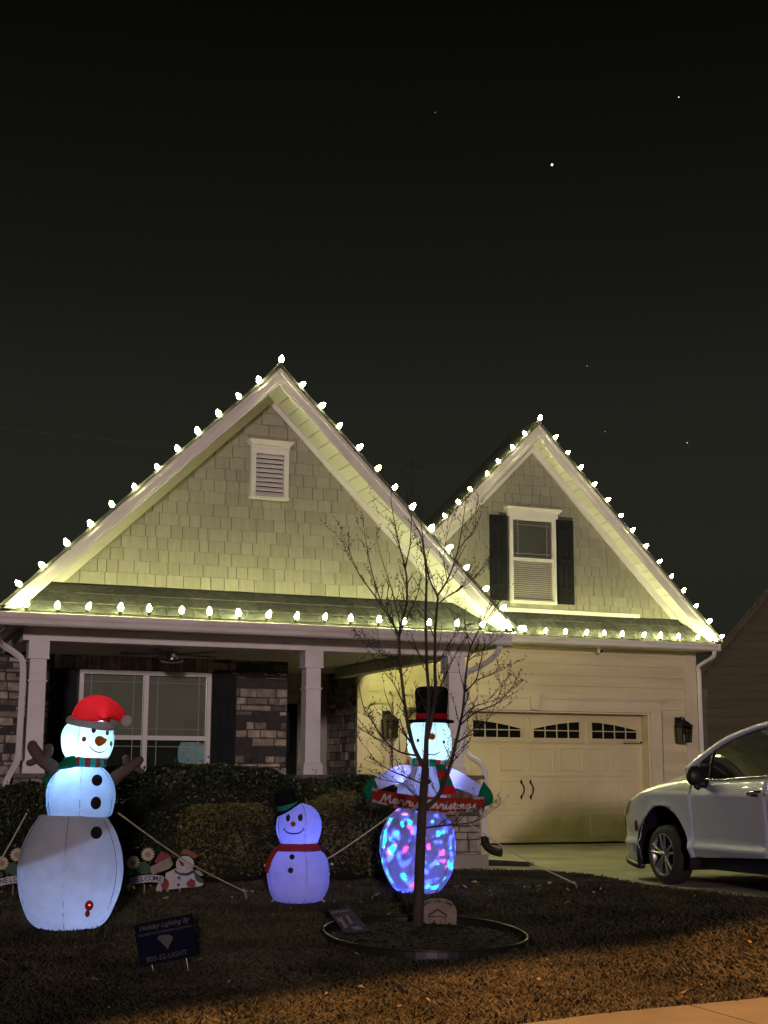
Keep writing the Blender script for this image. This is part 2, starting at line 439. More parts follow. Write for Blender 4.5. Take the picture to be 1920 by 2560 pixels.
gw1, n1 = gable(4.90, 5.94, 0.975, 16.0, 16.55, 2.90, 5.777, 5.61, 3.285, 0.150, 0.13, 0.26, [(4.70, 5.17, 4.45, 5.12)], 190, 25.0)
gw2, n2 = gable(10.85, 6.868, 1.02, 20.6, 20.95, 3.38, 6.665, 6.44, 3.775, 0.165, 0.12, 0.24, [(10.06, 11.65, 3.90, 5.5)], 110, 21.7, .172)
b = MB(); b.hexa([(7.7, 21.2, 3.24), (14.1, 21.2, 3.24), (14.1, 27, 3.9), (7.7, 27, 3.9), (7.7, 21.2, 3.30), (14.1, 21.2, 3.30), (14.1, 27, 4.0), (7.7, 27, 4.0)]); b.build('rear_roof', ROOF, house)
print('shingles', n1, n2)

# house body behind the gables
BODY = mat('house_body_siding', (0.40, 0.38, 0.34), (0.36, 0.34, 0.31), scale=3, rough=0.8)
b = MB(); b.box(1.95, 5.75, 18.42, 24.9, 0, 2.9); b.box(5.75, 7.95, 22.6, 24.9, 0, 2.9); b.build('house_body', BODY, house)
b = MB(); b.box(7.86, 13.95, 21.36, 26.8, 2.2, 3.3); b.box(7.86, 8.5, 21.36, 26.8, 0, 2.2); b.box(13.1, 13.95, 21.36, 26.8, 0, 2.2); b.box(8.5, 13.1, 22.2, 26.8, 0, 2.2); b.build('garage_body', DARK, house)

# pent roofs with shingle tabs
def pent(x0, x1, xt0, xt1, yg, zg, yw, zt, tabw):
    b = MB(); b.quad((x0, yg, zg), (x1, yg, zg), (xt1, yw, zt), (xt0, yw, zt))
    b.quad((x0, yg, zg), (x0, yg, zg - .02), (x1, yg, zg - .02), (x1, yg, zg))
    pr = b.build('pent_roof', ROOF, house)
    rows = 3
    for r_ in range(rows):
        t0, t1 = r_ / rows, (r_ + 1) / rows + (0.06 if r_ < rows - 1 else -0.03)
        xa = x0 + (xt0 - x0) * (t0 + t1) / 2; xb = x1 + (xt1 - x1) * (t0 + t1) / 2
        x = xa - random.uniform(0, tabw)
        while x < xb:
            w_ = tabw * random.uniform(0.85, 1.15)
            a, c = max(x + .004, xa), min(x + w_ - .004, xb); x += w_
            if c - a < .03: continue
            th0, th1 = 0.016, 0.006
            def P(xx, t, h): return (xx, yg + (yw - yg) * t, zg + (zt - zg) * t + h)
            MB().hexa([P(a, t0, .001), P(c, t0, .001), P(c, t1, .001), P(a, t1, .001), P(a, t0, th0), P(c, t0, th0), P(c, t1, th1), P(a, t1, th1)]).build('roof_tab', ROOF, pr)
pent(1.83, 8.0, 2.30, 7.50, 15.97, 2.86, 16.545, 3.275, 0.30)
pent(7.6, 14.18, 8.0, 13.55, 20.55, 3.34, 20.945, 3.765, 0.30)

# gutters, soffits, beam
def gutter(x0, x1, yf, z0, z1, dirt):
    b = MB(); n = 8
    prof = [(0.11, 0.0), (0.02, 0.0), (0.0, 0.02), (0.0, 0.06), (-0.012, 0.085), (-0.012, z1 - z0), (0.006, z1 - z0), (0.006, 0.09), (0.012, 0.03), (0.11, 0.012)]
    k = len(prof); b.v = [(x, yf + p, z0 + q) for x in (x0, x1) for p, q in prof]
    for i in range(k):
        j = (i + 1) % k; b.f.append((i, j, k + j, k + i))
    b.f.append(tuple(range(k - 1, -1, -1))); b.f.append(tuple(range(k, 2 * k)))
    g = b.build('gutter', GUTTER, house)
    x = x0 + .5
    while x < x1 - .2:
        MB().box(x, x + .02, yf - .004, yf + .1, z1 - .012, z1 - .002).build('gutter_bracket', WHITE2, g); x += 0.8
    for xe in (x0, x1):
        MB().box(xe - .006, xe + .006, yf - .016, yf + .115, z0 - .004, z1 + .004).build('end_cap', GUTTER, g)
GUTTER = mat('gutter_paint', (0.74, 0.72, 0.69), (0.60, 0.57, 0.52), scale=2.6, rough=0.45, stretch=(1, 1, 3), sharp=(0.45, 0.75))
gutter(1.68, 7.93, 15.86, 2.705, 2.84, 1)
gutter(8.12, 14.17, 20.44, 3.215, 3.325, 1)
b = MB(); b.box(1.75, 7.95, 15.965, 16.0, 2.70, 2.86); b.build('eave_fascia', WHITE, house)
b = MB(); b.box(8.1, 14.15, 20.545, 20.575, 3.22, 3.33); b.build('eave_fascia', WHITE, house)
b = MB(); b.box(1.75, 7.97, 16.0, 16.42, 2.742, 2.752); b.build('eave_soffit', WHITE2, house)
b = MB(); b.box(7.85, 14.15, 20.575, 21.0, 3.225, 3.235); b.build('eave_soffit', WHITE2, house)
b = MB(); b.box(2.06, 7.60, 16.40, 16.62, 2.592, 2.735); b.build('porch_beam', WHITE, house)
b = MB(); b.box(2.06, 2.28, 16.62, 18.30, 2.592, 2.735); b.build('porch_beam', WHITE, house)
b = MB(); b.box(7.42, 7.60, 16.62, 21.0, 2.592, 2.735); b.build('porch_beam', WHITE, house)
b = MB(); b.box(1.9, 7.85, 16.55, 22.6, 2.745, 2.77); b.build('porch_ceiling', WHITE2, house)
b = MB(); b.box(7.60, 7.97, 16.42, 20.95, 2.742, 2.752); b.build('eave_soffit', WHITE2, house)
b = MB(); b.box(7.95, 7.98, 16.0, 20.5, 2.70, 2.86); b.build('eave_fascia', WHITE, house)
b = MB(); b.box(1.9, 7.7, 16.1, 22.6, 0.0, 0.16); struct(b.build('porch_floor', CONC, house), 'structure')

# posts on stone pedestals
def stones(parent, x0, x1, z0, z1, yf, depth, hmin, hmax, lmin, lmax, holes=(), left_face=False, mat_=None):
    z = z0
    while z < z1 - 0.015:
        h = min(random.uniform(hmin, hmax), z1 - z)
        if z1 - z - h < 0.03: h = z1 - z
        x = x0
        while x < x1 - 0.01:
            w_ = random.uniform(lmin, lmax) * (1.2 if h < (hmin + hmax) / 2 else 0.85)
            if x1 - x - w_ < lmin * .45: w_ = x1 - x
            a, c = x, min(x + w_, x1); x = c
            mid = (a + c) / 2; zm = z + h / 2
            hit = False
            for (p, q, r_, t_) in holes:
                if r_ < zm < t_:
                    if p <= a and c <= q: hit = True
                    elif a < p < c: c = p
                    elif a < q < c: a = q
            if hit or c - a < .025: continue
            g = 0.006; y = yf - random.uniform(0.0, depth)
            jz = [random.uniform(-.004, .004) for _ in range(4)]; jx = [random.uniform(-.004, .004) for _ in range(4)]; jy = [random.uniform(-.006, .006) for _ in range(4)]
            bx = [(a + g + jx[0], z + g + jz[0]), (c - g + jx[1], z + g + jz[1]), (c - g + jx[2], z + h - g + jz[2]), (a + g + jx[3], z + h - g + jz[3])]
            e_ = 0.010; cx_, cz_ = mid, zm
            ins = [(px + (e_ if px < cx_ else -e_), pz + (e_ if pz < cz_ else -e_)) for px, pz in bx]
            m2 = MB(); m2.v = [(px, yf + .03, pz) for px, pz in bx] + [(px, y + 0.010 , pz) for px, pz in bx] + [(px, y + jy[i], pz) for i, (px, pz) in enumerate(ins)]
            for i in range(4):
                j = (i + 1) % 4
                m2.f += [(i, j, 4 + j, 4 + i), (4 + i, 4 + j, 8 + j, 8 + i)]
            m2.f.append((8, 9, 10, 11))
            m2.build('stone', mat_ or STONE, parent)
        z += h

def post(cx, cy, zb, wide=0.185):
    b = MB(); b.taper(cx, cy, zb + 0.10, 2.40, wide, wide * 0.97); p = b.build('post', WHITE, house)
    b = MB(); b.taper(cx, cy, 2.40, 2.592, wide + .04, wide + .04); b.build('capital', WHITE, p)
    b = MB(); b.taper(cx, cy, 2.385, 2.402, wide + .055, wide + .055); b.build('neck_moulding', WHITE, p)
    b = MB(); b.taper(cx, cy, 2.128, 2.148, wide + .025, wide + .03); b.build('band', WHITE, p)
    b = MB(); b.taper(cx, cy, zb, zb + 0.115, wide + .055, wide + .05); b.taper(cx, cy, zb + .115, zb + .15, wide + .05, wide + .008); b.build('post_base', WHITE, p)
def pedestal(cx, cy, top, w, cap=True):
    b = MB(); b.taper(cx, cy, -0.05, top - 0.05, w - .04, w - .04); p = b.build('pedestal', MORTAR, house)
    stones(p, cx - w / 2, cx + w / 2, -0.04, top - 0.05, cy - w / 2 + .01, 0.03, 0.07, 0.15, 0.12, 0.26)
    # side faces: a few long stones proud of the core
    z = -0.04
    while z < top - .08:
        h = random.uniform(.08, .15); h = min(h, top - .05 - z)
        for sx_ in (-1, 1):
            y = cy - w / 2 + .04
            while y < cy + w / 2:
                l = random.uniform(.14, .26); l = min(l, cy + w / 2 - y)
                xo = cx + sx_ * (w / 2 - .02); d_ = sx_ * random.uniform(.02, .05)
                MB().box(min(xo, xo + d_), max(xo, xo + d_), y + .005, y + l - .005, z + .005, z + h - .005).build('stone', STONE, p)
                y += l
        z += h
    b = MB(); b.taper(cx, cy, top - 0.05, top, w + .10, w + .07); b.build('cap_stone', CAPST, p)
CAPST = mat('cap_stone', (0.17, 0.15, 0.13), (0.12, 0.105, 0.09), scale=8, rough=0.85, bump=0.4)
for cx in (2.245, 5.53, 7.42):
    pedestal(cx, 16.52, 1.11, 0.52 if cx > 7 else 0.46)
    post(cx, 16.52, 1.11, 0.19)

# porch back wall in ledge stone
b = MB(); b.box(1.5, 5.80, 18.32, 18.42, 0.1, 2.745); bw = b.build('porch_wall', MORTAR, house)
WX0, WX1, WZ0, WZ1 = 3.02, 4.735, 0.75, 2.415
stones(bw, 1.55, 5.80, 0.9, 2.40, 18.33, 0.035, 0.05, 0.125, 0.12, 0.36, holes=((2.66, 5.09, 0.3, 2.43),))
stones(bw, 1.55, 2.66, 2.40, 2.62, 18.33, 0.03, 0.06, 0.12, 0.12, 0.3)
stones(bw, 4.75, 5.80, 2.40, 2.62, 18.33, 0.03, 0.06, 0.12, 0.12, 0.3)
x = 2.70
while x < 4.74:                                   # soldier course over the window
    w_ = random.uniform(.05, .10); MB().box(x + .005, x + w_ - .005, 18.31 - random.uniform(0, .02), 18.36, 2.43, 2.61).build('stone', STONE, bw); x += w_
b = MB(); b.box(2.6, 5.83, 18.22, 18.32, 2.62, 2.745); b.build('frieze_board', WHITE, house)
b = MB(); b.box(2.6, 5.85, 18.20, 18.32, 2.60, 2.622); b.build('frieze_moulding', WHITE, house)
# corner return of the stone wall and the recessed entry
b = MB(); b.box(5.78, 5.80, 18.42, 22.4, 0.1, 2.745); rw = b.build('entry_wall', MORTAR, house)
b = MB(); b.box(7.82, 7.86, 21.37, 22.5, 0.1, 2.745); gsw = b.build('entry_wall', MORTAR, house)
z = 0.9
while z < 2.7:
    h = random.uniform(.07, .14); h = min(h, 2.72 - z); y = 21.05
    while y < 22.4:
        l = random.uniform(.15, .35); l = min(l, 22.4 - y)
        MB().box(7.79 - random.uniform(0, .02), 7.83, y + .005, y + l - .005, z + .005, z + h - .005).build('stone', STONE2, gsw) if False else MB().box(7.795 - random.uniform(0, .02), 7.83, y + .005, y + l - .005, z + .005, z + h - .005).build('stone', STONE, gsw)
        y += l
    z += h
b = MB(); b.box(5.80, 7.82, 22.42, 22.5, 0.1, 2.745); b.build('entry_wall', BODY, house)
ENTRY = mat('entry_trim', (0.52, 0.50, 0.44), (0.46, 0.44, 0.39), scale=3, rough=0.5)
fd = MB(); fd.box(6.30, 7.25, 22.36, 22.40, 0.16, 2.25); fd = fd.build('front_door', SHUTTER, house)
for k in range(3):
    MB().box(6.42 + .25 * k, 6.62 + .25 * k, 22.345, 22.362, 1.45, 2.1).build('pane', GLASS, fd)
MB().ball((6.37, 22.33, 1.10), .03).build('knob', IRON, fd)
b = MB(); b.box(6.2, 6.30, 22.33, 22.42, .16, 2.35); b.box(7.25, 7.35, 22.33, 22.42, .16, 2.35); b.box(6.2, 7.35, 22.33, 22.42, 2.25, 2.40); b.build('door_casing', ENTRY, house)
# sidelight panel seen between the stone wall and the post
b = MB(); b.box(5.86, 6.14, 22.30, 22.36, 1.99, 2.04); b.box(6.10, 6.20, 22.30, 22.36, .16, 2.5); b.box(5.82, 6.16, 22.30, 22.36, 2.42, 2.55); b.build('sidelight_frame', ENTRY, house)
b = MB(); b.box(5.86, 6.10, 22.37, 22.38, .2, 2.42); b.build('sidelight_pane', GLASS, house)

# windows
def window(name, x0, x1, z0, z1, yf, cols, zmid, blind_z, parent=None, fw_=0.055, closed=False):
    w = MB(); w.box(x0, x1, yf + .03, yf + .045, z0, z1); w = w.build(name, DARK, parent or house)
    f = MB()
    f.box(x0, x1, yf - .03, yf + .03, z1 - fw_, z1); f.box(x0, x1, yf - .04, yf + .03, z0, z0 + fw_)
    edges = [x0 + (x1 - x0) * k / cols for k in range(cols + 1)]
    for k, xe in enumerate(edges):
        a, c = (xe, xe + fw_) if k == 0 else ((xe - fw_, xe) if k == cols else (xe - fw_ * .55, xe + fw_ * .55))
        f.box(a, c, yf - .032, yf + .028, z0 + fw_, z1 - fw_)
    f.build('frame', WHITE2, w)
    for k in range(cols):
        a = edges[k] + fw_ * .6; c = edges[k + 1] - fw_ * .6
        MB().box(a, c, yf - .018, yf + .026, zmid - .028, zmid + .028).build('sash_rail', WHITE2, w)
        for (p, q, off) in ((zmid + .02, z1 - fw_, 0.0), (z0 + fw_, zmid - .02, .012)):
            MB().box(a, c, yf + .004 + off, yf + .007 + off, p, q).build('pane', GLASS, w)
            g = 0.005; ix = (c - a) * .13; iz = (q - p) * .12
            mu = MB()
            for xx in (a + ix + .02, c - ix - .02): mu.box(xx - g, xx + g, yf - .004 + off, yf + .002 + off, p, q)
            for zz_ in (p + iz, q - iz): mu.box(a, c, yf - .006 + off, yf - .004 + off, zz_ - g, zz_ + g)
            mu.build('muntin', MUNTIN, w)
        bl = MB(); zz_ = z1 - fw_ - .01
        step = 0.034; lo_, up_ = (.034, .017) if closed else (.031, .021)
        while zz_ > blind_z:
            bl.hexa([(a, yf + .012, zz_ - lo_), (c, yf + .012, zz_ - lo_), (c, yf + up_, zz_ - .002), (a, yf + up_, zz_ - .002),
                     (a, yf + .012, zz_ - lo_ + .002), (c, yf + .012, zz_ - lo_ + .002), (c, yf + up_, zz_), (a, yf + up_, zz_)])
            zz_ -= step
        bl.build('blind', BLIND, w)
    return w
window('window', WX0, WX1, WZ0, WZ1, 18.28, 2, 1.565, 1.60, closed=True)
window('window', 10.43, 11.285, 3.905, 5.36, 20.90, 1, 4.645, 3.98)
def shutter(x0, x1, z0, z1, yf):
    s = MB(); s.box(x0, x1, yf + .012, yf + .03, z0, z1); s = s.build('shutter', SHUTTER, house)
    n = 3
    for k in range(n):
        a = x0 + (x1 - x0) * k / n + .003; c = x0 + (x1 - x0) * (k + 1) / n - .003
        MB().box(a, c, yf, yf + .012, z0, z1).build('board', SHUTTER, s)
    for zc in (z0 + (z1 - z0) * .16, z0 + (z1 - z0) * .5, z0 + (z1 - z0) * .86):
        MB().box(x0 + .01, x1 - .01, yf - .014, yf, zc - .045, zc + .045).build('batten', SHUTTER, s)
shutter(2.67, 2.985, 0.75, 2.38, 18.28); shutter(4.77, 5.085, 0.75, 2.38, 18.28)
shutter(10.075, 10.385, 3.94, 5.365, 20.895); shutter(11.33, 11.635, 3.93, 5.36, 20.895)
# window head with a small cornice
b = MB(); b.box(10.395, 11.325, 20.86, 20.93, 5.36, 5.445); b.box(10.375, 11.345, 20.83, 20.93, 5.445, 5.47); b.taper(10.86, 20.87, 5.47, 5.51, 1.0, 1.04, .12, .16); b.build('window_head', WHITE, house)
b = MB(); b.box(8.9, 12.9, 20.915, 20.948, 3.765, 3.83); b.build('gable_skirt_board', WHITE, house)
# louvred vent
gv = MB(); gv.box(4.70, 5.17, 16.50, 16.53, 4.44, 5.07); gv = gv.build('gable_vent', DARK, house)
b = MB(); b.box(4.695, 4.755, 16.44, 16.52, 4.465, 5.0); b.box(5.115, 5.175, 16.44, 16.52, 4.465, 5.0); b.box(4.685, 5.185, 16.43, 16.52, 4.43, 4.465); b.box(4.695, 5.175, 16.44, 16.52, 5.0, 5.06); b.build('frame', WHITE, gv)
b = MB(); b.box(4.69, 5.18, 16.425, 16.52, 5.06, 5.10); b.taper(4.935, 16.455, 5.10, 5.16, .50, .58, .13, .17); b.build('vent_head', WHITE, gv)
for k in range(9):
    zc = 4.475 + k * .0585
    MB().hexa([(4.757, 16.452, zc), (5.113, 16.452, zc), (5.113, 16.50, zc + .045), (4.757, 16.50, zc + .045), (4.757, 16.452, zc + .010), (5.113, 16.452, zc + .010), (5.113, 16.50, zc + .055), (4.757, 16.50, zc + .055)]).build('slat', WHITE, gv)

# garage front wall in lap siding
OX0, OX1, OZ = 8.60, 13.08, 2.16
b = MB(); b.box(7.80, OX0, 21.02, 21.3, 0, 3.3); b.box(OX1, 14.0, 21.02, 21.3, 0, 3.3); b.box(OX0, OX1, 21.02, 21.3, OZ, 3.3)
gwall = b.build('garage_wall', BODY, house)
z = 0.06; ex = 0.180
while z < 3.2:
    z1 = min(z + ex + .012, 3.224)
    for (a, c) in (((7.98, 8.36), (13.33, 13.79)) if z1 < 2.40 else ((7.98, 13.79),)):
        MB().hexa([(a, 20.976, z), (c, 20.976, z), (c, 21.02, z), (a, 21.02, z), (a, 20.999, z1), (c, 20.999, z1), (c, 21.02, z1), (a, 21.02, z1)]).build('siding_board', SIDING, gwall)
    z += ex
for a, c in ((7.785, 7.985), (13.785, 14.03)):
    MB().box(a, c, 20.965, 21.03, 0.02, 3.222).build('corner_board', ALMOND, house)
MB().box(13.99, 14.03, 21.03, 21.3, 0.02, 3.22).build('corner_board', ALMOND, house)
MB().box(7.985, 13.785, 20.972, 21.02, 3.10, 3.222).build('frieze_board', WHITE, house) if False else None
# door casing, cornice and keystone
b = MB(); b.box(OX1, OX1 + .215, 20.955, 21.05, 0, OZ + .19); b.box(OX0 - .215, OX0, 20.955, 21.05, 0, OZ + .19); b.box(OX0, OX1, 20.955, 21.05, OZ, OZ + .19); b.build('door_casing', ALMOND, house)
b = MB(); b.box(OX1 - .025, OX1 + .006, 21.0, 21.30, 0.005, OZ - .003); b.box(OX0 - .006, OX0 + .025, 21.0, 21.30, 0.005, OZ - .003); b.box(OX0 + .025, OX1 - .025, 21.0, 21.30, OZ - .028, OZ - .004); b.build('door_jamb', ALMOND, house)
b = MB(); b.box(OX0 - .25, OX1 + .25, 20.925, 21.0, OZ + .19, OZ + .215); b.box(OX0 - .27, OX1 + .27, 20.905, 21.0, OZ + .215, OZ + .25); b.box(OX0 - .20, OX1 + .20, 20.94, 20.955, OZ + .06, OZ + .075); b.build('door_cornice', ALMOND, house)
b = MB(); b.taper(10.86, 20.925, OZ + .01, OZ + .24, .135, .19, .09, .11); b.box(10.755, 10.965, 20.85, 20.99, OZ + .24, OZ + .27); b.build('keystone', ALMOND, house)
# garage door
gd = MB(); gd.box(OX0 - .02, OX1 + .02, 21.25, 21.29, 0.03, 2.18); gd = gd.build('garage_door', DOORPAINT, house)
secs = [0.035, 0.565, 1.095, 1.635, 2.15]
for k in range(4):
    z0, z1 = secs[k] + .003, secs[k + 1] - .003
    s = MB(); s.box(OX0 - .01, OX1 + .01, 21.222, 21.25, z0, z1); 
    s = s.build('door_section', DOORPAINT, gd)
DC = 10.86; PW = 1.10
for k in range(4):
    z0, z1 = secs[k], secs[k + 1]
    for j in range(4 if k == 3 else 8):
        pw = PW if k == 3 else PW / 2
        a = DC - 2 * PW + j * pw + (.085 if k == 3 else .06); c = a + pw - (.17 if k == 3 else .12)
        if k == 3:
            continue
        p, q = z0 + .085, z1 - .075
        b = MB(); t_ = .02
        o = [(a, p), (c, p), (c, q), (a, q)]; i_ = [(a + t_, p + t_), (c - t_, p + t_), (c - t_, q - t_), (a + t_, q - t_)]
        b.v = [(x_, 21.221, z_) for x_, z_ in o] + [(x_, 21.213, z_) for x_, z_ in [(a + .007, p + .007), (c - .007, p + .007), (c - .007, q - .007), (a + .007, q - .007)]] + [(x_, 21.219, z_) for x_, z_ in i_]
        for u in range(4):
            w_ = (u + 1) % 4; b.f += [(u, w_, 4 + w_, 4 + u), (4 + u, 4 + w_, 8 + w_, 8 + u)]
        b.f.append((8, 9, 10, 11)); b.build('door_panel', DOORPAINT, gd)
# arched door windows, eight panes each
for j in range(4):
    a = DC - 2 * PW + j * PW + .115; c = a + PW - .23; z0, z1 = 1.725, 1.995; a0_, c0_ = a, c
    flip = (j % 2 == 0)                 # even windows rise to the right
    def topz(x_):
        t_ = (x_ - a) / (c - a); t_ = t_ if flip else 1 - t_
        return z1 - 0.125 * (1 - t_) ** 1.6
    f = MB(); f.box(a - .045, c + .045, 21.205, 21.221, z0 - .045, z1 + .045); dw = f.build('door_window', DOORPAINT, gd)
    fr = MB()
    fr.box(a - .06, c + .06, 21.196, 21.205, z0 - .06, z0 - .045); fr.box(a - .06, c + .06, 21.196, 21.205, z1 + .045, z1 + .06)
    fr.box(a - .06, a - .045, 21.196, 21.205, z0 - .045, z1 + .045); fr.box(c + .045, c + .06, 21.196, 21.205, z0 - .045, z1 + .045)
    fr.build('window_frame', DOORPAINT, dw)
    n = 4; g = .016; zm = (z0 + z1) / 2 - .012
    for k in range(n):
        p = a + (c - a) * k / n + g / 2; q = a + (c - a) * (k + 1) / n - g / 2
        b = MB(); b.prism([(p, z0), (q, z0), (q, zm - g / 2), (p, zm - g / 2)], 21.199, 21.2045); b.build('pane', PANE, dw)
        zl, zr = topz(p), topz(q)
        b = MB(); b.prism([(p, zm + g / 2), (q, zm + g / 2), (q, max(zr, zm + .012)), (p, max(zl, zm + .012))], 21.199, 21.2045); b.build('pane', PANE, dw)
        if k: MB().box(p - g + .001, p - .001, 21.186, 21.199, z0, max(zl, zm)).build('muntin', DOORPAINT, dw)
        e_ = .016; MB().prism([(p - g / 2, zl), (q + g / 2, zr), (q + g / 2, zr + e_), (p - g / 2, zl + e_)], 21.184, 21.2045).build('arch_bead', DOORPAINT, dw)
    MB().box(a, c, 21.187, 21.199, zm - g / 2 + .001, zm + g / 2 - .001).build('muntin', DOORPAINT, dw)
    MB().box(a - .014, c + .014, 21.184, 21.205, z0 - .016, z0).build('sill_bead', DOORPAINT, dw)
    for xx in (a - .014, c): MB().box(xx, xx + .014, 21.184, 21.205, z0, topz(a if xx < a else c)).build('side_bead', DOORPAINT, dw)
for sx_ in (-1, 1):                      # pull handles and strap hinge
    x_ = DC + sx_ * .085 - .03
    b = MB(); pts = smooth_path([(x_, 21.20, .73), (x_, 21.19, .78), (x_ + .022, 21.165, .83), (x_ + .03, 21.16, .885), (x_ + .022, 21.165, .94), (x_, 21.19, .99), (x_, 21.20, 1.04)], 3)
    b.tube(pts, .012, 6); b.prism([(x_ - .022, .77), (x_, .72), (x_ + .022, .77), (x_, .80)], 21.20, 21.21); b.prism([(x_ - .022, 1.0), (x_, .97), (x_ + .022, 1.0), (x_, 1.05)], 21.20, 21.21); b.build('handle', IRON, gd)
for (xa, sg) in ((OX1 - .01, -1), (OX0 + .01, 1)):
    b = MB(); P = [(xa, 1.655), (xa + sg * .36, 1.645), (xa + sg * .40, 1.662), (xa + sg * .45, 1.67), (xa + sg * .40, 1.678), (xa + sg * .36, 1.695), (xa, 1.685)]
    b.prism(P if sg > 0 else P[::-1], 21.205, 21.218); b.build('strap_hinge', IRON, gd)
MB().box(OX0, OX1, 21.20, 21.25, .012, .035).build('door_seal', IRON, gd)

# downspouts
def rect_tube(name, pts, m_, r=.042):
    return MB().tube(pts, r, 6, flat=.75).build(name, m_, house, smooth=False)
d1 = rect_tube('downspout', smooth_path([(1.70, 15.93, 2.70), (1.72, 16.0, 2.60), (1.80, 16.25, 2.53), (1.97, 16.32, 2.43), (2.06, 16.34, 2.33), (2.07, 16.34, 2.0)], 3) + [(2.065, 16.34, 1.32)] + smooth_path([(2.06, 16.34, 1.29), (2.03, 16.30, 1.2), (1.95, 16.22, 1.06), (1.92, 16.2, .95)], 3) + [(1.90, 16.2, .1)], WHITE2)
for z_ in (1.95, 1.32, 2.35): MB().lathe([(.048, -.008), (.048, .008)], 6, (2.068, 16.34, z_)).build('strap', WHITE2, d1)
d2 = rect_tube('downspout', smooth_path([(7.80, 15.93, 2.70), (7.79, 15.97, 2.62), (7.72, 16.15, 2.50), (7.56, 16.40, 2.38), (7.545, 16.43, 2.30)], 3) + [(7.545, 16.43, 1.50)] + smooth_path([(7.545, 16.43, 1.46), (7.58, 16.40, 1.36), (7.70, 16.30, 1.26), (7.73, 16.26, 1.16), (7.73, 16.24, 1.05)], 3) + [(7.72, 16.24, 1.0), (7.72, 16.26, .35)], WHITE2)
for z_ in (2.0, 1.55, .7): MB().lathe([(.048, -.008), (.048, .008)], 6, (7.545 if z_ > 1.2 else 7.72, 16.43 if z_ > 1.2 else 16.25, z_)).build('strap', WHITE2, d2)
MB().tube(smooth_path([(7.72, 16.25, .37), (7.73, 16.23, .27), (7.80, 16.17, .20), (7.88, 16.10, .18)], 3), .052, 10).build('black_outlet', IRON, d2)
d3 = rect_tube('downspout', smooth_path([(14.10, 20.5, 3.22), (14.10, 20.55, 3.12), (14.06, 20.75, 3.04), (14.03, 20.9, 2.97), (14.06, 20.93, 2.88)], 3) + [(14.06, 20.93, 0.2)], WHITE2)
# ================================================================== string lights
SOCKET = mat('green_socket', (0.02, 0.035, 0.02), rough=0.5)
CORD = mat('green_cord', (0.015, 0.025, 0.015), rough=0.6)
bm_ = MB(); bm_.lathe([(.009, -.003), (.021, .007), (.029, .024), (.028, .040), (.021, .061), (.011, .078), (.003, .086)], 10, cap=True)
bulb_mes = []
for k, (c_, s_) in enumerate((((1.0, 0.96, 0.38), 125.0), ((1.0, 0.96, 0.38), 170.0), ((1.0, 0.93, 0.36), 190.0), ((0.97, 1.0, 0.44), 225.0))):
    me_ = bm_.mesh('bulb', smooth=True); me_.materials.append(emit('warm_white_bulb', c_, s_)); bulb_mes.append(me_)
sk_ = MB(); sk_.lathe([(.016, -.045), (.020, -.04), (.020, .0), (.013, .004)], 8); sock_me = sk_.mesh('socket'); sock_me.materials.append(SOCKET)

def light_string(pts, dirs, label):
    root = thing('string_lights', label, 'string lights', pts[0], group='bulb strings along the roof edges')
    o0 = Vector(pts[0])
    c = MB(); path_ = []
    for a, b_ in zip(pts[:-1], pts[1:]):
        A, B = Vector(a), Vector(b_)
        path_ += [A, (A + B) / 2 - Vector((0, 0, .012))]
    path_.append(Vector(pts[-1])); c.tube(path_, .006, 5); c.build('cord', CORD, root)
    for p, d_ in zip(pts, dirs):
        dv = Vector(d_) + Vector((random.uniform(-.28, .28), random.uniform(-.28, .28), random.uniform(-.2, .2)))
        q = dv.to_track_quat('Z', 'Y')
        o = bpy.data.objects.new('bulb', random.choice(bulb_mes)); link(o, root); o.scale = [random.uniform(.9, 1.08)] * 3; o.location = Vector(p) - o0 + dv.normalized() * .035; o.rotation_mode = 'QUATERNION'; o.rotation_quaternion = q
        s = bpy.data.objects.new('socket', sock_me); COL.objects.link(s); s.parent = o; ORG[s.name] = Vector((0, 0, 0))
    return root
def jit(a): return random.uniform(-a, a)
def rake(ax, az, s, y, sg, k0, k1, step, off=.035):
    P = []
    for k in range(k0, k1 + 1):
        dx = k * step + jit(.012); P.append((ax + sg * dx, y, az + off - s * dx))
    return P
DL = (-.55, -.50, .62); DR = (.62, -.42, .66)
P = rake(4.90, 5.94, .975, 15.985, -1, 1, 13, .243); light_string(P, [DL] * len(P), 'warm white bulbs climbing the main gable from the left corner to its peak')
P = [(4.905, 15.985, 6.01)] + rake(4.90, 5.94, .975, 15.985, 1, 1, 13, .243); light_string(P, [(.15, -.3, .95)] + [DR] * 13, 'warm white bulbs running down the main gable from its peak toward the garage')
P = [(2.02 + k * .345 + jit(.03), 15.935, 2.885 + jit(.006)) for k in range(18)]; light_string(P, [(.08, -.22, .95)] * 18, 'warm white bulbs in a level row along the porch gutter')
P = [(10.85, 20.585, 6.94)] + rake(10.85, 6.868, 1.02, 20.585, -1, 1, 12, .243); light_string(P, [(.15, -.3, .95)] + [DL] * 12, 'warm white bulbs on the garage gable edge that meets the main roof')
P = rake(10.85, 6.868, 1.02, 20.585, 1, 1, 14, .243); light_string(P, [DR] * 14, 'warm white bulbs down the outer edge of the garage gable')
P = [(8.35 + k * .36 + jit(.02), 20.515, 3.365 + jit(.006)) for k in range(17)]; light_string(P, [(.08, -.22, .95)] * 17, 'warm white bulbs in a level row along the garage gutter')
P = [(8.04, 16.15 + k * .245, 2.90) for k in range(18)]; light_string(P, [(.85, 0, .35)] * 18, 'warm white bulbs along the side eave between porch and garage')

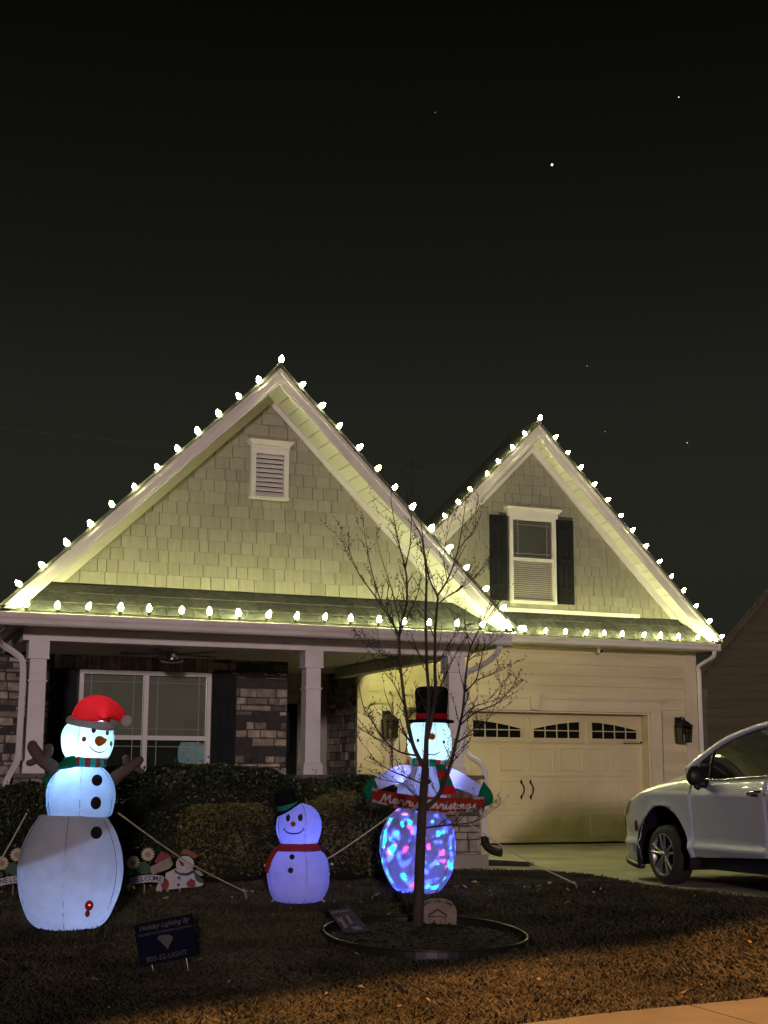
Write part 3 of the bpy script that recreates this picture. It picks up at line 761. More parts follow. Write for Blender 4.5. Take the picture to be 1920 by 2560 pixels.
# ================================================================== fixtures on the house
LGLASS = glass('lantern_glass', 0.02, (.55, .55, .5))
def lantern(cx, label):
    t = thing('wall_lantern', label, 'lantern', (cx, 20.98, 1.7), group='lanterns beside the garage door')
    b = MB(); b.box(cx - .062, cx + .062, 20.955, 20.985, 1.93, 2.10); b.build('back_plate', IRON, t)
    cy = 20.80
    b = MB(); b.tube([(cx, 20.96, 2.06), (cx, 20.88, 2.10), (cx, cy, 2.07)], .010, 6); b.build('arm', IRON, t)
    b = MB(); b.taper(cx, cy, 1.945, 1.965, .235, .225); b.taper(cx, cy, 1.965, 2.03, .20, .09); b.taper(cx, cy, 2.03, 2.055, .06, .05); b.lathe([(.018, 0), (.024, .015), (.008, .03), (.002, .05)], 8, (cx, cy, 2.055)); b.build('roof', IRON, t)
    b = MB(); b.taper(cx, cy, 1.668, 1.685, .17, .19); b.build('base', IRON, t)
    for ix in (-1, 1):
        for iy in (-1, 1):
            MB().hexa([(cx + ix * .085 + u[0], cy + iy * .085 + u[1], 1.685) for u in ((-.007, -.007), (.007, -.007), (.007, .007), (-.007, .007))] + [(cx + ix * .10 + u[0], cy + iy * .10 + u[1], 1.945) for u in ((-.007, -.007), (.007, -.007), (.007, .007), (-.007, .007))]).build('bar', IRON, t)
    b = MB()
    for i in range(4):
        a = math.pi / 2 * i; 
        r0, r1 = .083, .097
        pts = [(-r0, -r0, 1.687), (r0, -r0, 1.687), (r1, -r1, 1.943), (-r1, -r1, 1.943)]
        rot = [(cx + x * math.cos(a) - y * math.sin(a), cy + x * math.sin(a) + y * math.cos(a), z) for x, y, z in pts]
        b.quad(*rot)
    b.build('pane', LGLASS, t)
    b = MB(); b.lathe([(.012, 0), (.012, .06), (.018, .09), (.004, .13)], 8, (cx, cy, 1.685)); b.build('candle_bulb', WHITE2, t)
lantern(8.27, 'black lantern on the siding between porch and garage door, behind bare twigs')
lantern(13.63, 'black lantern on the siding above the parked car')

sc_ = thing('security_camera', 'small white dome camera under the garage eave', 'camera', (12.03, 20.8, 3.22))
MB().lathe([(.04, -.03), (.045, 0.0)], 14, (12.03, 20.8, 3.225)).build('mount', WHITE2, sc_)
MB().ball((12.03, 20.79, 3.165), .042, sc=(1, 1.1, 1)).build('dome', WHITE2, sc_, smooth=True)
MB().lathe([(.026, -.006), (.026, .006)], 12, (0, 0, 0)).xf(Matrix.Translation((12.035, 20.742, 3.155)) @ Matrix.Rotation(R(78), 4, 'X')).build('lens', IRON, sc_)

CHROME = mat('brushed_nickel', (0.55, 0.54, 0.52), rough=0.25, metal=1.0)
FANB = mat('fan_blade', (0.05, 0.045, 0.04), rough=0.5)
fan = thing('ceiling_fan', 'porch ceiling fan with metal hub above the twin window', 'fan', (3.98, 17.3, 2.5))
MB().lathe([(.012, 0), (.012, .15)], 8, (3.98, 17.3, 2.6)).build('rod', CHROME, fan)
MB().lathe([(.03, -.01), (.085, 0), (.095, .03), (.095, .075), (.06, .10)], 20, (3.98, 17.3, 2.50)).build('hub', CHROME, fan, smooth=True, auto=40)
MB().lathe([(.02, 0), (.12, .008), (.145, .03), (.145, .036)], 20, (3.98, 17.3, 2.455)).build('lamp_shade', CHROME, fan, smooth=True)
for k in range(5):
    a = R(20 + 72 * k); M_ = Matrix.Translation((3.98, 17.3, 2.56)) @ Matrix.Rotation(a, 4, 'Z') @ Matrix.Rotation(R(10), 4, 'X')
    b = MB(); b.v = [(.1, -.03, 0), (.62, -.065, 0), (.64, 0, 0), (.62, .065, 0), (.1, .03, 0), (.1, -.03, .008), (.62, -.065, .008), (.64, 0, .008), (.62, .065, .008), (.1, .03, .008)]
    b.f = [(4, 3, 2, 1, 0), (5, 6, 7, 8, 9)] + [(i, (i + 1) % 5, 5 + (i + 1) % 5, 5 + i) for i in range(5)]
    b.xf(M_).build('blade', FANB, fan)

# black tray and mat left on the path by the pedestal
RUB = mat('black_rubber', (0.012, 0.012, 0.012), (0.02, 0.02, 0.02), scale=15, rough=0.7, bump=0.3)
sp = thing('splash_tray', 'black plastic splash tray lying on the path by the stone pedestal', 'tray', (8.0, 16.3, 0))
b = MB(); b.v = []
def tr(u, v, z): 
    a = R(-38); x, y = u * math.cos(a) - v * math.sin(a), u * math.sin(a) + v * math.cos(a); return (8.05 + x, 16.5 + y, z)
b.hexa([tr(-.32, -.11, .008), tr(.40, -.15, .008), tr(.40, .15, .008), tr(-.32, .11, .008), tr(-.32, -.11, .02), tr(.40, -.15, .02), tr(.40, .15, .02), tr(-.32, .11, .02)]); b.build('floor', RUB, sp)
for sg in (-1, 1):
    b = MB(); b.hexa([tr(-.32, sg * .12 - .012, .008), tr(.40, sg * .16 - .012, .008), tr(.40, sg * .16 + .012, .008), tr(-.32, sg * .12 + .012, .008), tr(-.32, sg * .12 - .012, .07), tr(.40, sg * .16 - .012, .04), tr(.40, sg * .16 + .012, .04), tr(-.32, sg * .12 + .012, .07)]); b.build('rim', RUB, sp)

# ================================================================== the neighbouring house
NB = mat('neighbour_siding', (0.095, 0.075, 0.048), (0.08, 0.062, 0.04), scale=2, rough=0.8, obj_var=0.05, stretch=(.5, 3, 3))
NTRIM = mat('neighbour_trim', (0.11, 0.095, 0.075), rough=0.6)
nb = thing('neighbour_house', 'dark brown neighbouring house wall behind the parked car', 'house', (16.4, 25.3, 0), R(-38), local=True)
SLN = 1.13
b = MB(); b.prism([(-.2, 0), (8.2, 0), (8.2, 2.36), (4.0, 7.10), (-.2, 2.36)], .03, 8.0); nw = b.build('wall', NB, nb)
z = .1
while z < 6.9:
    zt_ = z + .175
    xl = -.2 if zt_ < 2.36 else (zt_ - 2.36) / SLN - .2; xr = 8.0 - xl
    MB().hexa([(xl, -.012, z), (xr, -.012, z), (xr, .03, z), (xl, .03, z), (xl, .012, zt_), (xr, .012, zt_), (xr, .03, zt_), (xl, .03, zt_)]).build('siding_board', NB, nw); z += .17
def zr(x): return 3.11 + SLN * (x - .42)
for sg in (0, 1):
    f = (lambda x: x) if sg == 0 else (lambda x: 8.0 - x)
    P_ = [(f(-.5), zr(-.5)), (f(4.0), zr(4.0)), (f(4.0), zr(4.0) + .07), (f(-.5), zr(-.5) + .07)]
    MB().prism(P_ if sg == 0 else P_[::-1], -.22, 8.1).build('roof', ROOF, nb)
    P_ = [(f(-.5), zr(-.5) - .13), (f(4.0), zr(4.0) - .13), (f(4.0), zr(4.0) - .003), (f(-.5), zr(-.5) - .003)]
    MB().prism(P_ if sg == 0 else P_[::-1], -.20, -.16).build('rake_board', NB, nb)
b = MB(); b.box(.15, .55, -.034, -.014, 1.45, 2.69); nwin = b.build('window', DARK, nb)
MB().box(.16, .54, -.045, -.038, 1.5, 2.66).build('pane', GLASS, nwin)
b = MB(); b.box(.55, .63, -.06, -.011, 1.45, 2.69); b.box(.07, .15, -.06, -.011, 1.45, 2.69); b.box(.04, .66, -.07, -.011, 2.69, 2.87); b.box(.04, .66, -.075, -.011, 1.37, 1.45); b.build('window_frame', NTRIM, nwin)
# ================================================================== inflatables
FABW = fabric('white_nylon', (0.70, 0.71, 0.74), .55); FABP = fabric('projection_nylon', (0.62, 0.63, 0.70), .82, .05); FABR = fabric('red_nylon', (0.75, 0.03, 0.045)); FABG = fabric('green_nylon', (0.02, 0.30, 0.16))
FABT = fabric('teal_nylon', (0.04, 0.45, 0.40)); FABM = fabric('maroon_nylon', (0.20, 0.03, 0.025), .25); FABK = fabric('black_nylon', (0.012, 0.012, 0.016), .12)
FABB = fabric('brown_nylon', (0.13, 0.095, 0.08), .15); FABO = fabric('orange_nylon', (0.85, 0.30, 0.08), .6); FABRB = fabric('brick_red_nylon', (0.42, 0.05, 0.035), .35)
PRINTK = mat('black_print', (0.006, 0.006, 0.008), rough=0.6); PRINTN = mat('navy_print', (0.01, 0.012, 0.05), rough=0.6)
PRINTR = mat('rosy_print', (0.32, 0.04, 0.04), rough=0.6); SEAM = mat('seam_thread', (0.10, 0.12, 0.18), rough=0.7)
ROPE = mat('pale_rope', (0.55, 0.50, 0.40), (0.45, 0.41, 0.33), scale=60, rough=0.8)

class Doll:
    """local drawing: x right, z up, -y toward the viewer; pixel units scaled to metres"""
    def __init__(s, root, x0, y0, k): s.root = root; s.x0 = x0; s.y0 = y0; s.k = k
    def p(s, x, y): return ((x - s.x0) * s.k, (s.y0 - y) * s.k)
    def prof(s, rows):   # rows (y, half) from bottom to top
        zs = [s.p(0, y)[1] for y, _ in rows]; rs = [h * s.k for _, h in rows]
        Z = np.linspace(zs[0], zs[-1], 40)
        # smooth interpolation
        pz = smooth_path([(r_, 0, z_) for r_, z_ in zip(rs, zs)], 6)
        return [(max(.002, q.x), q.z) for q in pz]
    def ball(s, name, cx, rows, m_, n=40, seams=()):
        pr = s.prof(rows); X = (cx - s.x0) * s.k; n = 120
        b = MB(); b.lathe([(.001, pr[0][1])] + pr + [(.001, pr[-1][1])], n, (X, 0, 0), cap=False)
        H = pr[-1][1] - pr[0][1]; ph = [random.uniform(0, 6.28) for _ in range(8)]
        for i, (x, y, z) in enumerate(b.v):                     # stitched seams pucker the cloth
            r = math.hypot(x - X, y)
            if r < .01: continue
            a = math.atan2(y, x - X); d_ = 0.0; t_ = (z - pr[0][1]) / H
            for q, az_ in enumerate(seams):
                dl = (a - (az_ - math.pi / 2) + math.pi) % (2 * math.pi) - math.pi
                w = dl * r
                d_ -= .007 * math.exp(-(w / .012) ** 2)
                amp = .0045 * math.exp(-(w / .05) ** 2) * (.4 + .6 * math.sin(z * 17 + ph[q % 8]) ** 2)
                d_ += amp * math.sin(z * 190 + 9 * math.sin(z * 23 + ph[(q + 3) % 8]) + w * 18)
            d_ += .0035 * math.sin(5 * a + 3 * t_ + ph[6]) * math.sin(9 * t_ + ph[7])
            f = 1 + d_ / r; b.v[i] = (X + (x - X) * f, y * f, z)
        o = b.build(name, m_, s.root, smooth=True)
        return o, (pr, X)
    def rad(s, surf, z):
        pr, X = surf; zs = [q[1] for q in pr]; rs = [q[0] for q in pr]
        return float(np.interp(z, zs, rs))
    def yon(s, surf, x, z, off=.004):
        r = s.rad(surf, z); dx = x - surf[1]; return -math.sqrt(max(1e-6, r * r - dx * dx)) - off
    def disc(s, name, surf, x, y, rx, ry, m_, parent, off=.010, rot=0.0):
        cx, cz = s.p(x, y); b = MB(); n = 20
        rings = [0.0, .5, 1.0]
        b.v.append((cx, s.yon(surf, cx, cz, off + .002), cz))
        for q in rings[1:]:
            for i in range(n):
                a = 2 * math.pi * i / n; u, v = rx * s.k * q * math.cos(a), ry * s.k * q * math.sin(a)
                u, v = u * math.cos(rot) - v * math.sin(rot), u * math.sin(rot) + v * math.cos(rot)
                xx, zz_ = cx + u, cz + v; b.v.append((xx, s.yon(surf, xx, zz_, off if q < 1 else off * .55), zz_))
        for i in range(n): b.f.append((0, 1 + i, 1 + (i + 1) % n)); b.f.append((1 + i, 1 + n + i, 1 + n + (i + 1) % n, 1 + (i + 1) % n))
        return b.build(name, m_, parent, smooth=True)
    def stroke(s, name, surf, pts, r, m_, parent, off=.003):
        P = []
        for x, y in pts:
            a, c = s.p(x, y); P.append((a, s.yon(surf, a, c, off), c))
        P = smooth_path(P, 5); n_ = len(P)
        rr = [r * s.k * (.55 + .45 * math.sin(math.pi * i / (n_ - 1))) for i in range(n_)]
        return MB().tube(P, rr, 6).build(name, m_, parent, smooth=True)
    def seam(s, surf, az, parent, z0=None, z1=None, r=.0022):
        pr, X = surf; P = []
        for rr, z in pr:
            P.append((X + (rr - .006) * math.sin(az), -(rr - .006) * math.cos(az), z))
        return MB().tube(P[1:-1], r, 5).build('seam', SEAM, parent, smooth=True)
    def lamp(s, x, y, energy, col, dy=0.0, r=.03):
        X, Z = s.p(x, y); L = bpy.data.lights.new('inner_lamp', 'POINT'); L.energy = energy; L.color = col; L.shadow_soft_size = r
        o = bpy.data.objects.new('inner_lamp', L); COL.objects.link(o); o.parent = s.root; o.location = (X, dy, Z); return o

def face_cam(x, y): return -math.atan2(x, y)

# ---- the tall snowman in a red Santa hat
X, Y = 1.985, 12.05
t = thing('inflatable_snowman', 'tall glowing inflatable snowman in red Santa hat and teal striped scarf', 'inflatable', (X, Y, gz(X, Y) - .012), face_cam(X, Y), group='inflatable snowmen on the lawn', local=True)
K = .00335 / 2.592; D = Doll(t, 447, 1600, K)
base, sb = D.ball('lower_ball', 447, [(1600, 150), (1590, 190), (1555, 235), (1500, 268), (1400, 306), (1330, 320), (1250, 328), (1180, 324), (1100, 308), (1000, 266), (940, 230), (905, 206)], FABW, 48, (-.12, 1.05, -1.3))
mid, smd = D.ball('middle_ball', 492, [(925, 140), (910, 190), (880, 206), (800, 218), (740, 214), (690, 199), (645, 170), (612, 134), (590, 95)], FABW, 44, (-.03, 1.15, -1.25))
head, sh = D.ball('head', 520, [(566, 110), (545, 132), (510, 152), (470, 164), (430, 168), (390, 164), (350, 150), (320, 128), (300, 100)], FABW, 44, (-.38, 1.3))
for az_ in (-.12, 1.05, -1.3): D.seam(sb, az_, base)
for az_ in (-.03, 1.15, -1.25): D.seam(smd, az_, mid)
for az_ in (-.38, 1.3): D.seam(sh, az_, head)
for i in range(9):                                         # puckered tucks beside the front seam
    y_ = 1085 + i * 17 + random.uniform(-4, 4); w_ = random.uniform(30, 75) * (1 - abs(i - 4) / 8)
    D.stroke('tuck', sb, [(440 - w_, y_ + 8), (440, y_), (440 + w_ * .7, y_ + 4)], 1.5, FABW, base, off=.001)
D.disc('button', smd, 587, 685, 34, 36, PRINTK, mid); D.disc('button', smd, 585, 825, 33, 40, PRINTK, mid); D.disc('button', sb, 595, 1005, 36, 38, PRINTK, base)
D.disc('eye', sh, 553, 375, 14, 17, PRINTN, head); D.disc('eye', sh, 640, 388, 11, 17, PRINTN, head)
D.disc('cheek', sh, 496, 430, 14, 17, PRINTR, head); D.disc('cheek', sh, 666, 455, 7, 18, PRINTN, head)
D.stroke('mouth', sh, [(527, 462), (548, 492), (585, 511), (620, 506), (645, 482)], 4, PRINTN, head)
nx_, nz_ = D.p(592, 440); ny_ = D.yon(sh, nx_, nz_, -.01); tipx, tipz = D.p(632, 432)
MB().tube(smooth_path([(nx_, ny_, nz_), (nx_ + .006, ny_ - .03, nz_), ((nx_ + tipx) / 2 + .006, ny_ - .055, nz_), (tipx + .006, ny_ - .085, tipz)], 4), [.042, .043, .042, .040, .038, .036, .033, .030, .026, .021, .015, .009, .003], 12).build('nose', FABO, head, smooth=True)
# scarf collar in stripes
zc0 = D.p(0, 606)[1]; zc1 = D.p(0, 535)[1]
for i in range(24):
    a0, a1 = 2 * math.pi * i / 24, 2 * math.pi * (i + 1) / 24; cx_ = (508 - 447) * K
    b = MB(); ns = 3
    for (r_, z_) in ((.155, zc0), (.178, zc0 + .02), (.178, zc1 - .025), (.158, zc1)):
        for k in range(ns + 1):
            a = a0 + (a1 - a0) * k / ns; b.v.append((cx_ + r_ * math.cos(a), r_ * math.sin(a), z_))
    for q in range(3):
        for k in range(ns): o_ = q * (ns + 1) + k; b.f.append((o_, o_ + 1, o_ + ns + 2, o_ + ns + 1))
    b.build('scarf_stripe', FABT if i % 2 else FABM, t, smooth=True)
def lobed(name, pts, radii, m_, parent): return MB().tube(smooth_path(pts, 4), radii, 10).build(name, m_, parent, smooth=True)
def rr(a, c, n): return [a + (c - a) * i / (n - 1) for i in range(n)]
p1 = D.p(380, 600); p2 = D.p(330, 640); p3 = D.p(290, 690); p4 = D.p(268, 715)
lobed('scarf_end', [(p1[0], -.02, p1[1]), (p2[0], .03, p2[1]), (p3[0], .06, p3[1]), (p4[0], .06, p4[1])], [.045] * 6 + [.05, .052, .054, .055, .056, .05, .035][:7], FABG, t)
p1 = D.p(455, 562); p2 = D.p(405, 580); p3 = D.p(365, 600)
lobed('scarf_end', [(p1[0], -.15, p1[1]), (p2[0], -.12, p2[1]), (p3[0], -.06, p3[1])], [.04, .045, .05, .05, .048, .045, .042, .035, .02], FABG, t)
# arms: padded twigs
def arm(pts, r0, r1, name='arm'):
    P = [(D.p(x, y)[0], yy, D.p(x, y)[1]) for x, y, yy in pts]; S = smooth_path(P, 4); n_ = len(S)
    rs = [r0 + (r1 - r0) * i / (n_ - 1) for i in range(n_)]
    dv = (Vector(S[-1]) - Vector(S[-2])).normalized()
    S.append(Vector(S[-1]) + dv * r1 * .6); rs.append(r1 * .8); S.append(Vector(S[-1]) + dv * r1 * .3); rs.append(r1 * .3)
    return MB().tube(S, rs, 12).build(name, FABB, t, smooth=True)
arm([(350, 650, .02), (300, 600, 0), (240, 560, -.02), (185, 490, -.03), (178, 468, -.03)], .062, .042)
arm([(255, 560, -.02), (280, 510, -.04), (278, 486, -.05)], .034, .040, 'twig'); arm([(220, 550, -.02), (180, 575, .0), (160, 580, .0)], .030, .026, 'twig')
arm([(672, 700, .02), (720, 655, 0), (780, 610, -.02), (835, 570, -.02), (855, 555, -.02)], .058, .034)
arm([(770, 618, -.02), (770, 575, -.03), (763, 548, -.04)], .030, .033, 'twig'); arm([(800, 600, -.02), (840, 615, -.01), (870, 630, 0)], .026, .022, 'twig')
# hat: padded white brim, red crown with a drooping tail and pompom
bc = D.p(541, 322); brim = []
for i in range(37):
    a = 2 * math.pi * i / 36; brim.append((bc[0] + .178 * math.cos(a), .178 * math.sin(a), bc[1] - .10 * .178 * math.cos(a) - .16 * .178 * math.sin(a) * -1))
MB().tube(brim, .036, 10, cap=False).build('hat_brim', FABW, t, smooth=True)
hp = [(541, 325), (536, 295), (548, 258), (585, 232), (635, 228), (688, 250), (722, 278), (740, 298)]
hr = [.165, .163, .152, .122, .090, .066, .050, .034]
Pc = [(D.p(x, y)[0], 0.0, D.p(x, y)[1]) for x, y in hp]; S = smooth_path(Pc, 4)
rs_ = list(np.interp(np.linspace(0, 1, len(S)), np.linspace(0, 1, len(hr)), hr))
MB().tube(S, rs_, 24).build('hat', FABR, t, smooth=True)
pc = D.p(762, 308); MB().ball((pc[0], -.02, pc[1]), .052, 16, 10).build('pompom', FABW, t, smooth=True)
# lit indicator on a small motor cover
o_ = D.disc('blower_cover', sb, 568, 1440, 26, 32, PRINTR, base, off=.006); D.disc('blower_cover_foot', sb, 560, 1490, 15, 22, PRINTR, base, off=.006)
D.disc('indicator_light', sb, 570, 1437, 6, 6, emit('red_indicator', (1, .05, .03), 4.0), base, off=.012)
# unseen baffle added to shade the upper part of the ball, and lamps
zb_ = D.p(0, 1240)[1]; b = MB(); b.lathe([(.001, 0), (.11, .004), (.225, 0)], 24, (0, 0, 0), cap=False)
b.xf(Matrix.Translation((-.03, .0, zb_)) @ Matrix.Rotation(R(4), 4, 'X') @ Matrix.Rotation(R(-16), 4, 'Y')).build('added_baffle', FABK, base)
D.lamp(556, 262, 0.9, (1.0, .85, .85), r=.02); D.lamp(500, 480, 8.0, (.42, .90, 1.0), dy=-.05); D.lamp(455, 680, 6.5, (.22, .48, 1.0), dy=-.08); D.lamp(490, 1400, 6.0, (.38, .52, 1.0), dy=-.02, r=.03)

# ---- the small snowman with a tilted hat
X, Y = 4.257, 13.014
t = thing('inflatable_snowman', 'small blue glowing inflatable snowman with tilted black hat and red scarf', 'inflatable', (X, Y, gz(X, Y) - .012), face_cam(X, Y), group='inflatable snowmen on the lawn', local=True)
K = .003846 / 6.914; D = Doll(t, 715, 2030, K)
base, sb = D.ball('body', 715, [(2030, 230), (2022, 300), (1990, 385), (1930, 440), (1800, 498), (1600, 527), (1450, 520), (1320, 480), (1230, 425), (1160, 345)], FABW, 44, (.28, -1.2, 1.45))
head, sh = D.ball('head', 712, [(1080, 240), (1062, 305), (1000, 338), (900, 372), (800, 385), (700, 378), (600, 348), (520, 300), (450, 215), (410, 110), (400, 30)], FABW, 44, (.33, -1.15, 1.5))
for az_ in (.28, -1.2, 1.45): D.seam(sb, az_, base); D.seam(sh, az_ + .05, head)
D.disc('eye', sh, 528, 632, 34, 62, PRINTK, head); D.disc('eye', sh, 733, 627, 40, 62, PRINTK, head)
D.disc('eye_glint', sh, 522, 590, 11, 16, WHITE2, head, off=.008); D.disc('eye_glint', sh, 722, 583, 12, 16, WHITE2, head, off=.008)
D.stroke('mouth', sh, [(465, 822), (510, 865), (570, 888), (640, 892), (710, 880), (765, 848), (798, 815)], 12, PRINTK, head); D.stroke('mouth_corner', sh, [(455, 838), (480, 800)], 9, PRINTK, head); D.stroke('mouth_corner', sh, [(775, 800), (805, 828)], 9, PRINTK, head)
D.disc('button', sb, 605, 1262, 43, 43, PRINTK, base, off=.008); D.disc('button', sb, 587, 1475, 45, 46, PRINTK, base, off=.008)
nx_, nz_ = D.p(620, 738); ny_ = D.yon(sh, nx_, nz_, -.01)
MB().tube([(nx_, ny_, nz_), (nx_ - .006, ny_ - .03, nz_ + .006), (nx_ - .014, ny_ - .06, nz_ + .012), (nx_ - .022, ny_ - .085, nz_ + .02)], [.024, .022, .014, .003], 10).build('nose', FABO, head, smooth=True)
pr = [(r_ * K, D.p(0, y)[1]) for y, r_ in ((1185, 372), (1165, 392), (1120, 372), (1085, 330), (1058, 303))]
MB().lathe(pr, 40, (0, 0, 0), cap=False).build('scarf', FABRB, t, smooth=True)
pts = [(345, 1150, -.05), (270, 1270, -.10), (225, 1390, -.08), (195, 1520, -.05)]
lobed('scarf_end', [(D.p(x, y)[0], yy, D.p(x, y)[1]) for x, y, yy in pts], rr(.022, .034, 13), FABRB, t)
# hat, leaning to its left
Mh = Matrix.Translation((D.p(530, 500)[0], -.02, D.p(530, 500)[1])) @ Matrix.Rotation(R(-30), 4, 'Y') @ Matrix.Rotation(R(6), 4, 'X')
MB().lathe([(.05, .0), (.12, -.004), (.128, .006), (.12, .014), (.05, .016)], 32).xf(Mh).build('hat_brim', FABK, t, smooth=True)
Mh2 = Mh @ Matrix.Rotation(R(14), 4, 'Y')
MB().lathe([(.098, .0), (.096, .08), (.098, .15), (.095, .172), (.075, .186), (.002, .19)], 32, cap=False).xf(Mh2).build('hat', FABK, t, smooth=True, auto=50)
MB().lathe([(.1, .008), (.103, .012), (.102, .05), (.098, .054)], 32, cap=False).xf(Mh2).build('hat_band', FABT, t, smooth=True)
TWIG = mat('dark_twig_arm', (0.05, 0.035, 0.025), rough=0.8)
for A in ([(330, 1180), (250, 1110), (190, 1070), (150, 1040)], [(1090, 1180), (1170, 1120), (1230, 1075), (1270, 1040)]):
    MB().tube([(D.p(x, y)[0], 0, D.p(x, y)[1]) for x, y in A], [.012, .011, .009, .004], 6).build('arm', TWIG, t)
PEG = mat('white_peg', (0.6, 0.58, 0.52), rough=0.6)
for (x, y, dx) in ((180, 1415, -45), (1255, 1395, 45), (1110, 1985, 55), (310, 1985, -40)):
    a = D.p(x, y); c = D.p(x + dx, y + (18 if y < 1500 else 45)); MB().tube([(a[0], .0, a[1]), (c[0], .0, c[1])], .010, 6).build('tether_loop', PEG, t)
D.lamp(770, 960, 4.2, (.09, .13, 1.0), r=.02); D.lamp(715, 1400, 3.2, (.13, .15, 1.0))

# ---- the snowman holding the greeting board, lower ball lit by a moving colour projector
X, Y = 5.62, 13.371
t = thing('inflatable_snowman', 'inflatable snowman in black top hat holding a red greeting board, multicoloured lower ball', 'inflatable', (X, Y, gz(X, Y) - .012), face_cam(X, Y), group='inflatable snowmen on the lawn', local=True)
K = .00409 / 2.242; D = Doll(t, 1089, 1190, K)
base, sb = D.ball('lower_ball', 1089, [(1190, 50), (1183, 95), (1160, 132), (1110, 168), (1050, 193), (1000, 204), (950, 209), (900, 206), (850, 194), (800, 170), (760, 138), (735, 105)], FABP, 48, (-.22, .95, -1.25))
mid, smd = D.ball('middle_ball', 1108, [(748, 105), (735, 122), (690, 132), (640, 132), (590, 122), (545, 98), (515, 78), (500, 60)], FABW, 40, (.30, -.35, 1.3))
head, sh = D.ball('head', 1152, [(482, 75), (470, 98), (430, 117), (380, 123), (330, 118), (290, 104), (268, 90)], FABW, 40, (.30, -.35, 1.3))
for az_ in (-.22, .95, -1.25): D.seam(sb, az_, base)
for az_ in (.30, -.35, 1.3): D.seam(smd, az_, mid); D.seam(sh, az_, head)
D.disc('eye', sh, 1088, 372, 7, 10, PRINTK, head); D.disc('eye', sh, 1230, 380, 7, 10, PRINTK, head)
D.disc('button', smd, 1147, 592, 11, 13, PRINTK, mid)
D.stroke('mouth', sh, [(1110, 425), (1140, 445), (1180, 448), (1210, 432)], 3, PRINTK, head)
nx_, nz_ = D.p(1165, 352); ny_ = D.yon(sh, nx_, nz_, -.01)
MB().tube([(nx_, ny_, nz_), (nx_ + .005, ny_ - .05, nz_), (nx_ + .012, ny_ - .10, nz_ - .004), (nx_ + .02, ny_ - .14, nz_ - .008)], [.034, .030, .02, .004], 10).build('nose', FABO, head, smooth=True)
# top hat
hx, hz = D.p(1160, 268)
MB().lathe([(.10, -.012), (.225, -.01), (.24, .0), (.225, .018), (.10, .02)], 36, (hx, 0, hz)).build('hat_brim', FABK, t, smooth=True)
MB().lathe([(.152, .01), (.155, .09), (.165, .20), (.170, .30), (.160, .335), (.12, .352), (.002, .356)], 36, (hx + .008, 0, hz), cap=False).build('hat', FABK, t, smooth=True, auto=50)
MB().lathe([(.157, .025), (.161, .03), (.162, .075), (.158, .08)], 36, (hx + .008, 0, hz), cap=False).build('hat_band', FABR, t, smooth=True)
# scarf in patches
zc0 = D.p(0, 512)[1]; zc1 = D.p(0, 466)[1]; cx_ = D.p(1135, 0)[0]
for i in range(18):
    a0, a1 = 2 * math.pi * i / 18, 2 * math.pi * (i + 1) / 18; b = MB(); ns = 3
    for (r_, z_) in ((.165, zc0), (.185, zc0 + .02), (.185, zc1 - .02), (.165, zc1)):
        for k in range(ns + 1):
            a = a0 + (a1 - a0) * k / ns; b.v.append((cx_ + r_ * math.cos(a), r_ * math.sin(a), z_))
    for q in range(3):
        for k in range(ns): o_ = q * (ns + 1) + k; b.f.append((o_, o_ + 1, o_ + ns + 2, o_ + ns + 1))
    b.build('scarf_patch', (FABR, FABW, FABG)[i % 3], t, smooth=True)
pts = [(1205, 500), (1220, 535), (1232, 575), (1245, 615), (1258, 660)]
for i in range(4):
    (x0_, y0_), (x1_, y1_) = pts[i], pts[i + 1]; w0, w1 = 26 + 4 * i, 30 + 4 * i
    a, c = D.p(x0_ - w0, y0_), D.p(x0_ + w0, y0_); e_, g_ = D.p(x1_ + w1, y1_), D.p(x1_ - w1, y1_)
    ya, yb_ = -.20 - .015 * i, -.215 - .015 * i
    MB().hexa([(a[0], ya, a[1]), (c[0], ya, c[1]), (c[0], ya + .03, c[1]), (a[0], ya + .03, a[1]), (g_[0], yb_, g_[1]), (e_[0], yb_, e_[1]), (e_[0], yb_ + .03, e_[1]), (g_[0], yb_ + .03, g_[1])]).build('scarf_patch', (FABG, FABR)[i % 2], t)
# arms and mittens
for sgn, A in ((-1, [(1060, 560, -.02), (990, 555, -.10), (920, 580, -.18), (858, 612, -.24)]), (1, [(1190, 560, -.02), (1270, 570, -.10), (1350, 605, -.18), (1415, 640, -.24)])):
    S = smooth_path([(D.p(x, y)[0], yy, D.p(x, y)[1]) for x, y, yy in A], 5)
    lo = MB().tube(S, rr(.105, .055, len(S)), 14).build('arm', FABW, t, smooth=True)
    mx_, mz_ = D.p(835 if sgn < 0 else 1452, 640 if sgn < 0 else 668)
    MB().lathe([(.001, -.095), (.045, -.085), (.07, -.045), (.073, .0), (.058, .05), (.034, .09), (.014, .125), (.002, .145)], 16, (mx_, -.30, mz_), cap=False).xf(Matrix.Translation((mx_, -.30, mz_)) @ Matrix.Rotation(R(-8 * sgn), 4, 'Y') @ Matrix.Translation((-mx_, .30, -mz_))).build('mitten', FABG, t, smooth=True)
